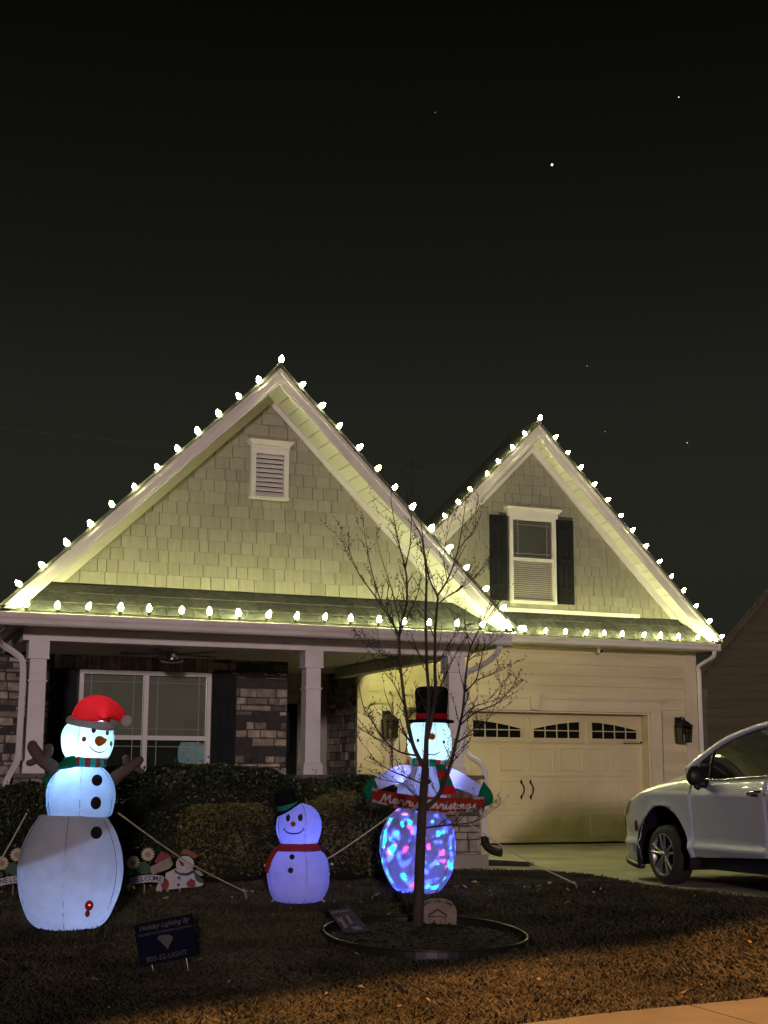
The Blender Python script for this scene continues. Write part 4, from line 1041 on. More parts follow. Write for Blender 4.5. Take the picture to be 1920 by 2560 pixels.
# the board: bowed, with white snow trim
def board(u, v, off=0.0):       # u -1..1 across, v -1..1 up
    x, z = D.p(1143 + u * 300, 0)[0], 0
    yc = 662 + 22 * u + 26 * (1 - u * u)
    h = (40 - 4 * abs(u)) * (1 + .0)
    return (x, -.40 - .06 * (1 - u * u) + .03 * 0 - off - .03 * math.cos(v * 1.4), D.p(0, yc + 22 - v * h)[1])
b = MB(); nu, nv = 30, 8
for i in range(nu + 1):
    for j in range(nv + 1): b.v.append(board(-1 + 2 * i / nu, -1 + 2 * j / nv))
for i in range(nu):
    for j in range(nv): o_ = i * (nv + 1) + j; b.f.append((o_, o_ + nv + 1, o_ + nv + 2, o_ + 1))
nb_ = len(b.v)
for i in range(nu + 1):
    for j in range(nv + 1): q = b.v[i * (nv + 1) + j]; b.v.append((q[0], q[1] + .10 - .08 * abs(-1 + 2 * j / nv), q[2]))
for i in range(nu):
    for j in range(nv): o_ = nb_ + i * (nv + 1) + j; b.f.append((o_, o_ + 1, o_ + nv + 2, o_ + nv + 1))
for i in range(nu):
    for j in (0, nv):
        o_ = i * (nv + 1) + j; q = (o_, o_ + nv + 1, nb_ + o_ + nv + 1, nb_ + o_); b.f.append(q if j == nv else q[::-1])
for i in (0, nu):
    for j in range(nv):
        o_ = i * (nv + 1) + j; q = (o_, o_ + 1, nb_ + o_ + 1, nb_ + o_); b.f.append(q)
brd = b.build('board', FABRB, t, smooth=True, auto=50)
def drip(u0, u1, v0, depth, nm):
    n_ = 10; b = MB()
    for i in range(n_ + 1):
        u = u0 + (u1 - u0) * i / n_; d_ = depth * (.35 + .65 * abs(math.sin(math.pi * i / n_ * 3.0)))
        b.v.append(board(u, v0, .006)); b.v.append(board(u, v0 - math.copysign(d_, v0), .006))
    for i in range(n_): b.f.append((2 * i, 2 * i + 1, 2 * i + 3, 2 * i + 2))
    return b.build(nm, FABW, brd)
drip(-1, -.72, -1.02, .45, 'snow_trim'); drip(-.62, -.30, -1.02, .25, 'snow_trim'); drip(.35, .62, -1.02, .3, 'snow_trim'); drip(.66, 1.0, -1.02, .5, 'snow_trim'); drip(-.1, .2, -1.02, .25, 'snow_trim'); drip(.80, .99, 1.02, .4, 'snow_trim'); drip(-1.0, -.9, 1.02, .5, 'snow_trim')
# hand-drawn lettering
GLY = {
 'M': (1.35, [[(0, .1), (.05, 0), (.18, .8), (.33, 1.7), (.45, .7), (.5, .25), (.72, 1.0), (.92, 1.7), (.98, .7), (1.08, .02), (1.35, .2)]]),
 'e': (.62, [[(0, .35), (.42, .6), (.40, .95), (.18, 1.0), (.02, .65), (.08, .15), (.30, 0), (.62, .25)]]),
 'r': (.74, [[(0, .25), (.12, .85), (.2, 1.12), (.28, .85), (.5, .98), (.47, .35), (.58, .0), (.74, .25)]]),
 'y': (.80, [[(0, .9), (.04, .3), (.24, .02), (.48, .4), (.55, 1.0), (.5, .0), (.36, -.8), (.1, -.75), (.25, -.25), (.8, .25)]]),
 'C': (.95, [[(.80, 1.25), (.72, 1.62), (.42, 1.65), (.12, 1.2), (.02, .6), (.2, .08), (.55, .0), (.95, .35)]]),
 'h': (.80, [[(0, .25), (.2, 1.1), (.33, 1.75), (.24, 1.85), (.14, 1.2), (.1, 0), (.2, .7), (.4, 1.0), (.53, .7), (.53, .15), (.8, .2)]]),
 'i': (.36, [[(0, .25), (.1, .95), (.1, .2), (.2, .0), (.36, .25)], [(.10, 1.38), (.13, 1.42)]]),
 's': (.58, [[(0, .2), (.28, .75), (.32, 1.05), (.34, .75), (.42, .25), (.28, 0), (.12, .12)], [(.3, .05), (.58, .25)]]),
 't': (.50, [[(0, .25), (.2, 1.5), (.15, .4), (.25, .0), (.50, .25)], [(-.06, 1.02), (.42, 1.08)]]),
 'm': (1.12, [[(0, .25), (.1, 1.0), (.1, 0), (.15, .6), (.35, 1.0), (.44, .75), (.44, .0), (.5, .6), (.7, 1.0), (.8, .75), (.82, .15), (1.12, .25)]]),
 'a': (.78, [[(.5, .85), (.28, 1.0), (.04, .65), (.08, .15), (.28, .05), (.5, .8), (.53, .25), (.78, .22)]]),
}
LET = fabric('white_lettering', (0.9, 0.9, 0.92), .4)
def write(word, u0, u1, nm):
    W = sum(GLY[c][0] for c in word) + .04 * len(word); x = 0
    for c in word:
        w_, ss = GLY[c]; mb = MB()
        for st in ss:
            P_ = []
            for (a, h) in st:
                u = u0 + (u1 - u0) * (x + a + .10 * h) / W; v = -.52 + .62 * h
                P_.append(board(u, max(-1.25, min(1.0, v)), .008))
            P_ = smooth_path(P_, 4); mb.tube(P_, .0092, 6)
        mb.build(nm, LET, brd, smooth=True); x += w_ + .04
write('Merry', -.84, -.16, 'letter'); write('Christmas', -.06, .86, 'letter')
D.lamp(1152, 385, 7.0, (.50, .88, 1.0)); D.lamp(1108, 600, 2.6, (.24, .34, 1.0)); D.lamp(1089, 1030, 3.4, (.15, .16, 1.0))
D.lamp(985, 560, 2.2, (.24, .28, 1.0), dy=-.10, r=.02); D.lamp(1285, 575, 2.2, (.24, .28, 1.0), dy=-.11, r=.02)
# colour projector: a lamp with a patterned lens
pl = D.lamp(1089, 930, 85.0, (1, 1, 1), r=.015); pl.name = 'projector_lamp'; pl.data.use_nodes = True
lt = pl.data.node_tree; em = [n_ for n_ in lt.nodes if n_.type == 'EMISSION'][0]
ge = lt.nodes.new('ShaderNodeNewGeometry'); wn = lt.nodes.new('ShaderNodeTexNoise'); wn.inputs['Scale'].default_value = 3.2; wn.inputs['Detail'].default_value = 1.0
mxv = lt.nodes.new('ShaderNodeMix'); mxv.data_type = 'VECTOR'; mxv.inputs['Factor'].default_value = 0.42
lt.links.new(ge.outputs['Incoming'], wn.inputs['Vector'])
lt.links.new(ge.outputs['Incoming'], mxv.inputs[4]); lt.links.new(wn.outputs['Color'], mxv.inputs[5])
vo = lt.nodes.new('ShaderNodeTexVoronoi'); vo.inputs['Scale'].default_value = 5.4
vo2 = lt.nodes.new('ShaderNodeTexVoronoi'); vo2.inputs['Scale'].default_value = 3.4
lt.links.new(mxv.outputs[1], vo.inputs['Vector']); lt.links.new(ge.outputs['Incoming'], vo2.inputs['Vector'])
msk = lt.nodes.new('ShaderNodeMath'); msk.operation = 'LESS_THAN'; msk.inputs[1].default_value = 0.36
lt.links.new(vo.outputs['Distance'], msk.inputs[0])
sxx = lt.nodes.new('ShaderNodeSeparateColor'); lt.links.new(vo.outputs['Color'], sxx.inputs[0])
hue = lt.nodes.new('ShaderNodeValToRGB'); hue.color_ramp.interpolation = 'CONSTANT'
sx2 = lt.nodes.new('ShaderNodeSeparateColor'); lt.links.new(vo2.outputs['Color'], sx2.inputs[0])
mixh = lt.nodes.new('ShaderNodeMix'); mixh.data_type = 'FLOAT'; mixh.inputs[0].default_value = .5
lt.links.new(sxx.outputs[0], mixh.inputs[2]); lt.links.new(sx2.outputs[1], mixh.inputs[3]); lt.links.new(mixh.outputs[0], hue.inputs[0])
he = hue.color_ramp.elements; he[0].position = 0; he[0].color = (.02, .04, 1, 1); he[1].position = .34; he[1].color = (.0, .55, .75, 1)
for p_, c_ in ((.47, (.03, .06, 1, 1)), (.57, (.9, .03, .35, 1)), (.70, (.02, .05, .9, 1))):
    q = he.new(p_); q.color = c_
mu_ = lt.nodes.new('ShaderNodeMix'); mu_.data_type = 'RGBA'; mu_.inputs[6].default_value = (0, 0, 0, 1)
lt.links.new(msk.outputs[0], mu_.inputs[0]); lt.links.new(hue.outputs[0], mu_.inputs[7])
lt.links.new(mu_.outputs[2], em.inputs['Color']); em.inputs['Strength'].default_value = 1.0

# ---- guy ropes and stakes
STAKE = mat('metal_stake', (0.35, 0.34, 0.32), rough=0.5, metal=.6)
def guy(a, c, label):
    g = thing('guy_rope', label, 'rope', c, group='guy ropes holding the inflatables')
    A, C_ = Vector(a), Vector(c); mid_ = (A + C_) / 2 - Vector((0, 0, .02))
    MB().tube(smooth_path([A, mid_, C_ + Vector((0, 0, .06))], 5), .0065, 6).build('rope', ROPE, g)
    MB().tube([C_ + Vector((-.02, 0, .09)), C_ + Vector((0, 0, .06)), C_ + Vector((.03, .0, -.06))], .008, 6).build('stake', STAKE, g)
guy((2.34, 11.95, .79), (3.824, 13.295, gz(3.82, 13.3)), 'rope from the Santa hat snowman slanting down past the painted snowman sign')
guy((1.62, 12.10, .79), (1.25, 12.75, gz(1.25, 12.75)), 'rope from the Santa hat snowman slanting out of the picture')
guy((5.30, 13.30, .72), (4.20, 13.62, gz(4.2, 13.6)), 'thick pale rope from the board snowman running behind the small snowman')
guy((5.98, 13.25, .72), (7.154, 12.942, gz(7.15, 12.9)), 'rope from the board snowman pegged near the driveway')
# ================================================================== the parked minivan
PAINT = mat('silver_paint_blue_glow', (0.56, 0.58, 0.82), (0.54, 0.56, 0.80), scale=1.5, rough=0.45, metal=0.15, coat=1.0)  # blue glow of the inflatables mixed into the silver base colour
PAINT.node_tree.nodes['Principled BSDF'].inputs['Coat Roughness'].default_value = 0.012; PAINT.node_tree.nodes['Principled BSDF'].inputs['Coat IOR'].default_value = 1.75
CGLASS = mat('car_glass', (0.010, 0.012, 0.011), (0.012, 0.013, 0.012), rough=0.02, spec=0.6)
TRIMK = mat('black_car_plastic', (0.012, 0.012, 0.013), rough=0.45)
CARCHROME = mat('car_chrome', (0.75, 0.75, 0.74), rough=0.12, metal=1.0)
TYRE = mat('tyre_rubber', (0.014, 0.014, 0.014), (0.02, 0.02, 0.02), scale=30, rough=0.8, bump=0.2)
RIM = mat('alloy_rim', (0.42, 0.42, 0.42), rough=0.35, metal=0.8)
LAMPG = mat('headlamp_lens', (0.30, 0.31, 0.32), rough=0.08, spec=0.8)
REFL = mat('amber_reflector', (0.10, 0.02, 0.006), rough=0.3)
XC = 9.22; WC = (13.04, .308); RA = .50
car = thing('minivan', 'silver minivan parked on the driveway with its nose toward the garage', 'car', (XC, 11.4, 0))
I = lambda y, xs, vs_: float(np.interp(y, xs, vs_))
def hw(y): return I(y, [8.62, 8.70, 8.85, 9.1, 9.6, 12.6, 13.04, 13.44, 13.70, 13.92, 14.10, 14.24, 14.34], [.55, .80, .92, .985, 1.0, 1.0, .998, .985, .955, .90, .80, .62, .38])
def zu(y): return I(y, [8.62, 9.2, 11.15, 12.12, 12.56, 12.95, 13.2, 13.44, 13.62, 13.80, 13.98, 14.12, 14.26, 14.34], [1.02, 1.14, 1.123, 1.080, 1.105, 1.055, 1.015, .965, .915, .85, .77, .68, .56, .46])
def zc(y): return I(y, [12.4, 12.7, 13.0, 13.4, 13.75, 14.0, 14.2, 14.34], [1.235, 1.215, 1.17, 1.09, .99, .88, .74, .50])
def zl(y):
    s = I(y, [8.62, 8.9, 9.4, 11.2, 12.45, 12.6, 13.52, 13.62, 14.0, 14.34], [.45, .36, .37, .367, .312, .30, .17, .165, .20, .26])
    for yc in (WC[0], WC[0] - 3.08):
        d_ = abs(y - yc)
        if d_ < RA: s = max(s, WC[1] + math.sqrt(RA * RA - d_ * d_)) if d_ < RA * .999 else s
    return s
def inset(z): return I(z, [.10, .20, .30, .36, .405, .43, .47, .70, .88, .93, .96, 1.0, 1.05, 1.10, 1.16], [.075, .055, .040, .022, .0, .012, .030, .018, .004, .0, .010, .020, .040, .075, .12])
LEV = [.10, .14, .18, .22, .26, .30, .33, .36, .385, .405, .43, .45, .47, .52, .58, .64, .70, .76, .82, .87, .905, .93, .945, .96, .98, 1.0, 1.02, 1.04, 1.06, 1.08, 1.10, 1.13, 1.16]
def ring(y, side):
    a, c = zl(y), zu(y); out = []
    for L_ in LEV:
        z = min(max(L_, a), c); ins = inset(z)
        rd = max(0.0, (z - (c - .05)) / .05); ins += .035 * rd * rd
        ins *= 1.0
        fl = 0.0
        d_ = math.hypot(y - WC[0], z - WC[1])
        if abs(d_ - RA) < .07: fl = .014 * (1 - abs(d_ - RA) / .07)
        out.append((XC + side * (hw(y) - ins + fl), y, z))
    return out
def cols(y0, y1):
    ys = set(np.round(np.arange(y0, y1, .06), 4)) | {y0, y1}
    for yc in (WC[0], WC[0] - 3.08):
        for k in range(41):
            yy = yc + RA * math.cos(math.pi * k / 40)
            if y0 < yy < y1: ys.add(round(yy, 4))
    return sorted(ys)
def panel(name, y0, y1, side, parent):
    ys = cols(y0, y1); b = MB(); n = len(LEV)
    for y in ys: b.v += ring(y, side)
    for i in range(len(ys) - 1):
        for j in range(n - 1):
            q = [i * n + j, (i + 1) * n + j, (i + 1) * n + j + 1, i * n + j + 1]
            if abs(b.v[q[0]][2] - b.v[q[3]][2]) < 1e-6 and abs(b.v[q[1]][2] - b.v[q[2]][2]) < 1e-6: continue
            b.f.append(tuple(q if side > 0 else q[::-1]))
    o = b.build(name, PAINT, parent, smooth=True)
    # returned edge so the panel has thickness
    so = o.modifiers.new('thickness', 'SOLIDIFY'); so.thickness = .012; so.offset = -1
    return o
for side in (-1, 1):
    panel('front_fender', 12.475, 14.34, side, car)
    fd_ = panel('front_door', 11.245, 12.467, side, car)
    rd_ = panel('rear_door', 10.15, 11.237, side, car)
    panel('rear_quarter', 8.62, 10.142, side, car)
    xs_ = XC + side * 1.0
    for dr, yh in ((fd_, 11.40), (rd_, 11.06)):
        b = MB(); b.tube(smooth_path([(xs_ - side * .005, yh + .11, .945), (xs_ + side * .030, yh + .07, .955), (xs_ + side * .034, yh, .962), (xs_ + side * .030, yh - .07, .968), (xs_ - side * .005, yh - .11, .97)], 3), .014, 8); b.build('handle', CARCHROME, dr, smooth=True)
        b = MB(); b.box(min(xs_ - side * .02, xs_ + side * .003), max(xs_ - side * .02, xs_ + side * .003), yh - .05, yh + .05, .925, .95); b.build('handle_recess', TRIMK, dr)
# hood
b = MB(); ys = cols(12.42, 14.34); nt_ = 21
for y in ys:
    e0 = ring(y, -1)[-1]; h_ = XC - e0[0]
    for k in range(nt_):
        u = -1 + 2 * k / (nt_ - 1); f = 1 - abs(u) ** 3.2
        crease = .012 * math.exp(-((abs(u) - .72) / .08) ** 2)
        b.v.append((XC + u * h_, y, e0[2] + (max(zc(y), e0[2]) - e0[2]) * f + (crease if y < 14 else 0)))
for i in range(len(ys) - 1):
    for k in range(nt_ - 1): b.f.append((i * nt_ + k, i * nt_ + k + 1, (i + 1) * nt_ + k + 1, (i + 1) * nt_ + k))
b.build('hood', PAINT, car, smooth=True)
# nose cap with grille and lamps
b = MB(); r0 = ring(14.34, -1); r1 = ring(14.34, 1); n = len(r0)
b.v = r0 + r1
for j in range(n - 1):
    if abs(r0[j][2] - r0[j + 1][2]) > 1e-6: b.f.append((j, n + j, n + j + 1, j + 1))
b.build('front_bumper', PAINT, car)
b = MB(); b.box(XC - .34, XC + .34, 14.335, 14.36, .30, .42); b.build('grille', TRIMK, car)
for side in (-1, 1):
    P_ = []
    b = MB()
    for y in np.linspace(13.72, 14.18, 9):
        zt_ = zu(y) - .012; zb_ = zt_ - I(y, [13.72, 13.85, 14.18], [.02, .09, .11]); x_ = XC + side * (hw(y) + .004)
        b.v += [(x_ - side * .02, y, zt_), (x_, y, (zt_ + zb_) / 2), (x_ - side * .01, y, zb_)]
    for i in range(8):
        for j in range(2):
            q = (i * 3 + j, (i + 1) * 3 + j, (i + 1) * 3 + j + 1, i * 3 + j + 1); b.f.append(q if side < 0 else q[::-1])
    b.build('headlight', LAMPG, car, smooth=True)
    b = MB(); x_ = XC + side * (hw(13.62) + .002); b.box(min(x_, x_ - side * .02), max(x_, x_ - side * .02), 13.585, 13.605, .53, .64); b.build('side_marker', REFL, car)
    b = MB(); b.tube([(XC + side * (hw(y) - .05), y, zl(y) - .0) for y in np.linspace(13.54, 14.3, 8)], .035, 8); b.build('chin_spoiler', TRIMK, car, smooth=True)
# greenhouse
RAIL = [(8.30, 12.62, 1.172), (8.36, 12.344, 1.335), (8.42, 12.075, 1.468), (8.48, 11.773, 1.560), (8.52, 11.548, 1.606), (8.56, 11.2, 1.655), (8.58, 10.6, 1.69), (8.58, 9.8, 1.69), (8.57, 9.1, 1.64), (8.52, 8.72, 1.20)]
RAIL = [tuple(q) for q in smooth_path(RAIL, 4)]
def mir(p): return (2 * XC - p[0], p[1], p[2])
def skin(name, r0_, r1_, m_, fy, fz, k=13):
    b = MB(); seg = RAIL[r0_:r1_ + 1]
    for i, p in enumerate(seg):
        s_ = i / max(1, len(seg) - 1)
        for j in range(k):
            u = -1 + 2 * j / (k - 1); f = 1 - abs(u) ** 2.4
            b.v.append((XC + u * (XC - p[0]), p[1] + fy(s_) * f, p[2] + fz(s_) * f))
    for i in range(len(seg) - 1):
        for j in range(k - 1): b.f.append((i * k + j, i * k + j + 1, (i + 1) * k + j + 1, (i + 1) * k + j))
    return b.build(name, m_, car, smooth=True)
skin('windshield', 0, 14, CGLASS, lambda s: .16 * (1 - s) + .05 * s, lambda s: .05 + .03 * s)
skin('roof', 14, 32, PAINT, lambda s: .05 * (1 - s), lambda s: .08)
skin('rear_window', 32, 36, CGLASS, lambda s: -.08, lambda s: .08 * (1 - s) + .03)
def belt(y): return zu(y) - .012
for side in (-1, 1):
    rail = RAIL if side < 0 else [mir(p) for p in RAIL]
    b = MB(); seg = [p for p in rail if 8.95 < p[1] < 12.42]
    for p in seg:
        x0_ = XC + side * .915; b.v += [(x0_, p[1], belt(p[1])), ((x0_ + p[0]) / 2 + side * .02, p[1], (belt(p[1]) + p[2]) / 2), (p[0] + side * .006, p[1], p[2] - .012)]
    for i in range(len(seg) - 1):
        for j in range(2):
            q = (i * 3 + j, i * 3 + j + 1, (i + 1) * 3 + j + 1, (i + 1) * 3 + j); b.f.append(q if side < 0 else q[::-1])
    b.build('side_window', CGLASS, car, smooth=True)
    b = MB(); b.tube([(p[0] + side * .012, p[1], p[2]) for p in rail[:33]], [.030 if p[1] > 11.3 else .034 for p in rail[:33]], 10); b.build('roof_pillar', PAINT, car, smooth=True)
    b = MB(); b.tube([(XC + side * .935, y, belt(y) + .008) for y in np.linspace(8.95, 12.34, 30)], .010, 8); b.build('belt_moulding', CARCHROME, car, smooth=True)
    # quarter post behind the mirror and door post
    for yb0, yt0, w_ in ((12.24, 12.24, .022), (11.24, 11.20, .05), (10.15, 10.1, .05)):
        tp = min(rail, key=lambda p: abs(p[1] - yt0)); b = MB()
        x0_ = XC + side * .922
        mx0 = (x0_ + tp[0]) / 2 + side * .028
        for (xx, yy, zz_) in ((x0_, yb0, belt(yb0)), (mx0, (yb0 + yt0) / 2, (belt(yb0) + tp[2]) / 2), (tp[0] + side * .010, yt0, tp[2])):
            b.v += [(xx, yy - w_ / 2, zz_), (xx, yy + w_ / 2, zz_)]
        b.f = [(0, 1, 3, 2), (2, 3, 5, 4)] if side > 0 else [(2, 3, 1, 0), (4, 5, 3, 2)]
        b.build('door_post', TRIMK, car)
    # mirror
    xm = XC + side * 1.11
    b = MB(); prof = [(0, .06), (.25, .095), (.6, .105), (.85, .09), (1, .05)]
    b.ball((xm, 12.20, 1.115), .1, 14, 10, (1.05, .62, 1.0)); b.build('mirror', TRIMK, car, smooth=True)
    b = MB(); b.tube([(XC + side * .96, 12.22, 1.03), (XC + side * 1.06, 12.21, 1.05)], [.045, .04], 8, flat=.6); b.build('mirror_stalk', TRIMK, car, smooth=True)
    b = MB(); b.tube([(xm - side * .0, 12.165, 1.02), (xm + side * .02, 12.17, .99)], [.05, .03], 8, flat=.6); b.build('mirror_foot', TRIMK, car, smooth=True)
# underside and wheel housings
b = MB(); b.box(XC - .86, XC + .86, 8.9, 13.9, .20, .34); b.build('underbody', TRIMK, car)
b = MB(); b.box(XC - .90, XC + .90, 8.75, 12.4, .34, 1.06); b.box(XC - .55, XC + .55, 12.4, 14.1, .34, .9); b.build('cabin_core', TRIMK, car)
for side in (-1, 1):
    for yc in (WC[0], WC[0] - 3.08):
        b = MB(); n = 20
        for i in range(n + 1):
            a = math.pi * (-.08 + 1.16 * i / n)
            for xx in (XC + side * .985, XC + side * .62): b.v.append((xx, yc + (RA + .005) * math.cos(a), WC[1] + (RA + .005) * math.sin(a)))
        for i in range(n): q = (2 * i, 2 * i + 1, 2 * i + 3, 2 * i + 2); b.f.append(q); 
        b.f.append(tuple(2 * i + 1 for i in range(n + 1)))
        b.build('wheel_housing', TRIMK, car)
        xo = XC + side * .985; s_ = -side
        w = MB(); w.lathe([(.205, s_ * .0), (.235, s_ * -.004), (.275, s_ * .006), (.297, s_ * .03), (.304, s_ * .07), (.304, s_ * .15), (.295, s_ * .19), (.27, s_ * .21), (.2, s_ * .21)], 40, (xo, yc, WC[1]), cap=False, axis='x')
        wh = w.build('wheel', TYRE, car, smooth=True)
        r_ = MB(); r_.lathe([(.222, s_ * .0), (.215, s_ * -.006), (.205, s_ * .004), (.19, s_ * .03), (.185, s_ * .12)], 40, (xo, yc, WC[1]), cap=False, axis='x'); r_.build('rim', RIM, wh, smooth=True)
        d_ = MB(); d_.lathe([(.001, 0), (.186, 0)], 30, (xo + s_ * .09, yc, WC[1]), cap=False, axis='x'); d_.build('brake_disc', TRIMK, wh)
        h_ = MB(); h_.lathe([(.001, s_ * -.012), (.028, s_ * -.012), (.036, s_ * .0), (.05, s_ * .012), (.052, s_ * .04)], 20, (xo + s_ * .012, yc, WC[1]), cap=False, axis='x'); h_.build('hub_cap', RIM, wh, smooth=True)
        for k in range(5):
            for da in (-.20, .20):
                a = 2 * math.pi * k / 5 + .3; a1 = a + da
                p0 = Vector((xo + s_ * .020, yc + .036 * math.cos(a + da * .9), WC[1] + .036 * math.sin(a + da * .9))); p1_ = Vector((xo + s_ * .008, yc + .215 * math.cos(a1 * 1.0), WC[1] + .215 * math.sin(a1)))
                MB().tube([p0, (p0 + p1_) / 2 - Vector((s_ * .004, 0, 0)), p1_], [.016, .013, .016], 6).build('spoke', RIM, wh)
            a = 2 * math.pi * k / 5 + .3 + math.pi / 5
            MB().lathe([(.001, s_ * -.004), (.008, s_ * -.004), (.008, s_ * .01)], 6, (xo + s_ * .012, yc + .052 * math.cos(a), WC[1] + .052 * math.sin(a)), cap=False, axis='x').build('wheel_nut', CARCHROME, wh)
# ================================================================== vegetation
BARK = mat('young_bark', (0.060, 0.048, 0.036), (0.035, 0.028, 0.022), scale=18, rough=0.9, bump=0.5, bscale=50, stretch=(1, 1, .25))
LIMBS = [
 ([(4.728,11.25,-0.152),(4.739,11.25,0.25),(4.757,11.25,0.64),(4.776,11.25,0.937),(4.798,11.25,1.176)], 0.05, 0.036),
 ([(4.798,11.25,1.176),(4.815,11.272,1.404),(4.84,11.294,1.608),(4.857,11.317,1.797),(4.848,11.339,2.049),(4.847,11.361,2.468),(4.864,11.383,2.792),(4.855,11.406,3.007),(4.83,11.428,3.192),(4.758,11.45,3.334)], 0.026, 0.004),
 ([(4.815,11.272,1.404),(4.864,11.264,1.608),(4.891,11.256,1.795),(4.884,11.248,2.044),(4.885,11.24,2.353),(4.901,11.232,2.572),(4.898,11.224,2.637),(4.819,11.216,2.789),(4.771,11.208,3.017),(4.748,11.2,3.169),(4.722,11.192,3.325)], 0.022, 0.003),
 ([(4.898,11.224,2.637),(4.972,11.176,2.772),(5.012,11.128,2.911),(5.032,11.08,3.035),(5.05,11.032,3.215),(5.059,10.984,3.416)], 0.01, 0.003),
 ([(4.9,11.233,2.561),(4.968,11.153,2.633),(5.05,11.073,2.69),(5.161,10.993,2.801),(5.242,10.913,2.941)], 0.007, 0.002),
 ([(4.796,11.25,1.152),(4.702,11.275,1.336),(4.657,11.301,1.537),(4.653,11.326,1.606),(4.618,11.352,1.94),(4.605,11.377,2.303),(4.682,11.403,2.57),(4.696,11.428,2.788),(4.691,11.454,2.898),(4.644,11.479,3.112),(4.604,11.505,3.333),(4.583,11.53,3.52)], 0.022, 0.003),
 ([(4.691,11.454,2.898),(4.752,11.518,3.057),(4.79,11.582,3.137),(4.828,11.646,3.324),(4.866,11.71,3.57),(4.904,11.774,3.846)], 0.008, 0.002),
 ([(4.606,11.375,2.266),(4.524,11.391,2.464),(4.437,11.407,2.611),(4.359,11.423,2.875),(4.327,11.439,3.054),(4.302,11.455,3.236)], 0.009, 0.002),
 ([(4.621,11.382,2.356),(4.603,11.516,2.667),(4.575,11.649,2.917),(4.553,11.782,3.174)], 0.007, 0.002),
 ([(4.561,11.384,2.375),(4.403,11.416,2.621),(4.321,11.448,2.739),(4.258,11.48,2.845),(4.206,11.512,2.987),(4.164,11.544,3.109)], 0.008, 0.002),
 ([(4.767,11.25,0.803),(4.9,11.222,0.937),(4.954,11.194,1.07),(4.99,11.166,1.204),(5.012,11.138,1.31),(5.056,11.11,1.538),(5.074,11.082,1.682),(5.093,11.054,1.986),(5.119,11.026,2.179),(5.209,10.998,2.375),(5.254,10.97,2.509)], 0.024, 0.004),
 ([(5.209,10.998,2.375),(5.225,10.878,2.443),(5.254,10.758,2.534)], 0.005, 0.002),
 ([(5.025,11.13,1.379),(5.074,11.03,1.429),(5.132,10.93,1.471),(5.204,10.83,1.598),(5.258,10.73,1.801)], 0.009, 0.002),
 ([(5.061,11.103,1.574),(5.141,11.05,1.672),(5.248,10.996,1.716),(5.362,10.943,1.757)], 0.007, 0.002),
 ([(5.082,11.071,1.804),(5.134,10.951,1.903),(5.116,10.831,2.029),(5.105,10.711,2.153),(5.151,10.591,2.211)], 0.008, 0.002),
 ([(5.134,10.951,1.903),(5.132,10.711,1.922),(5.162,10.471,1.966)], 0.005, 0.002),
 ([(5.105,11.041,2.073),(5.179,10.961,2.142),(5.273,10.881,2.241)], 0.005, 0.002),
 ([(5.054,11.111,1.527),(5.142,10.971,1.636),(5.262,10.831,1.699),(5.324,10.691,1.81),(5.31,10.551,1.835)], 0.009, 0.002),
 ([(4.646,11.331,1.672),(4.585,11.351,1.809),(4.548,11.371,1.888),(4.489,11.391,1.962),(4.442,11.411,2.02)], 0.007, 0.002),
 ([(4.735,11.267,1.271),(4.564,11.251,1.301),(4.43,11.235,1.385),(4.315,11.219,1.529),(4.219,11.203,1.659),(4.165,11.187,1.853)], 0.01, 0.002),
 ([(4.43,11.235,1.385),(4.284,11.181,1.428),(4.174,11.128,1.524),(4.101,11.075,1.586)], 0.005, 0.002),
 ([(4.785,11.25,1.032),(4.617,11.29,1.102),(4.505,11.33,1.151),(4.393,11.37,1.23),(4.317,11.41,1.334)], 0.008, 0.002),
 ([(4.693,11.281,1.376),(4.6,11.341,1.504),(4.568,11.401,1.607),(4.518,11.461,1.779),(4.522,11.521,1.868)], 0.007, 0.002),
 ([(4.759,11.25,0.67),(4.949,11.21,0.693),(5.171,11.17,0.715),(5.265,11.13,0.755),(5.321,11.09,0.806)], 0.01, 0.002),
 ([(4.949,11.21,0.693),(5.0,11.077,0.71),(5.012,10.943,0.779),(5.023,10.81,0.798)], 0.005, 0.002),
 ([(4.774,11.25,0.907),(4.717,11.31,0.952),(4.65,11.37,1.035),(4.582,11.43,1.051),(4.514,11.49,1.067)], 0.007, 0.002),
 ([(4.908,11.218,0.957),(4.989,11.298,1.137),(5.082,11.378,1.273)], 0.006, 0.002),
 ([(4.618,11.352,1.94),(4.542,11.292,2.043),(4.426,11.232,2.103),(4.275,11.172,2.16),(4.162,11.112,2.218)], 0.007, 0.002),
 ([(4.606,11.376,2.284),(4.617,11.296,2.389),(4.658,11.216,2.521),(4.68,11.136,2.651),(4.683,11.056,2.813)], 0.007, 0.002),
 ([(4.885,11.243,2.26),(4.841,11.296,2.399),(4.751,11.349,2.539),(4.678,11.403,2.682)], 0.006, 0.002),
 ([(4.848,11.339,2.049),(4.81,11.446,2.167),(4.798,11.552,2.315),(4.803,11.659,2.432)], 0.006, 0.002),
 ([(4.884,11.248,2.044),(4.905,11.142,2.112),(4.951,11.035,2.242),(4.978,10.928,2.301)], 0.007, 0.002),
 ([(4.891,11.256,1.795),(5.009,11.336,1.922),(5.102,11.416,2.069),(5.236,11.496,2.221)], 0.008, 0.002),
 ([(5.032,11.08,3.035),(5.06,10.974,3.102),(5.086,10.867,3.157),(5.056,10.76,3.276)], 0.005, 0.002),
 ([(4.972,11.176,2.772),(4.918,11.123,2.94),(4.914,11.07,3.107),(4.948,11.016,3.276)], 0.005, 0.002),
 ([(5.119,11.026,2.179),(4.987,10.826,2.292),(4.877,10.626,2.402)], 0.005, 0.002),
]
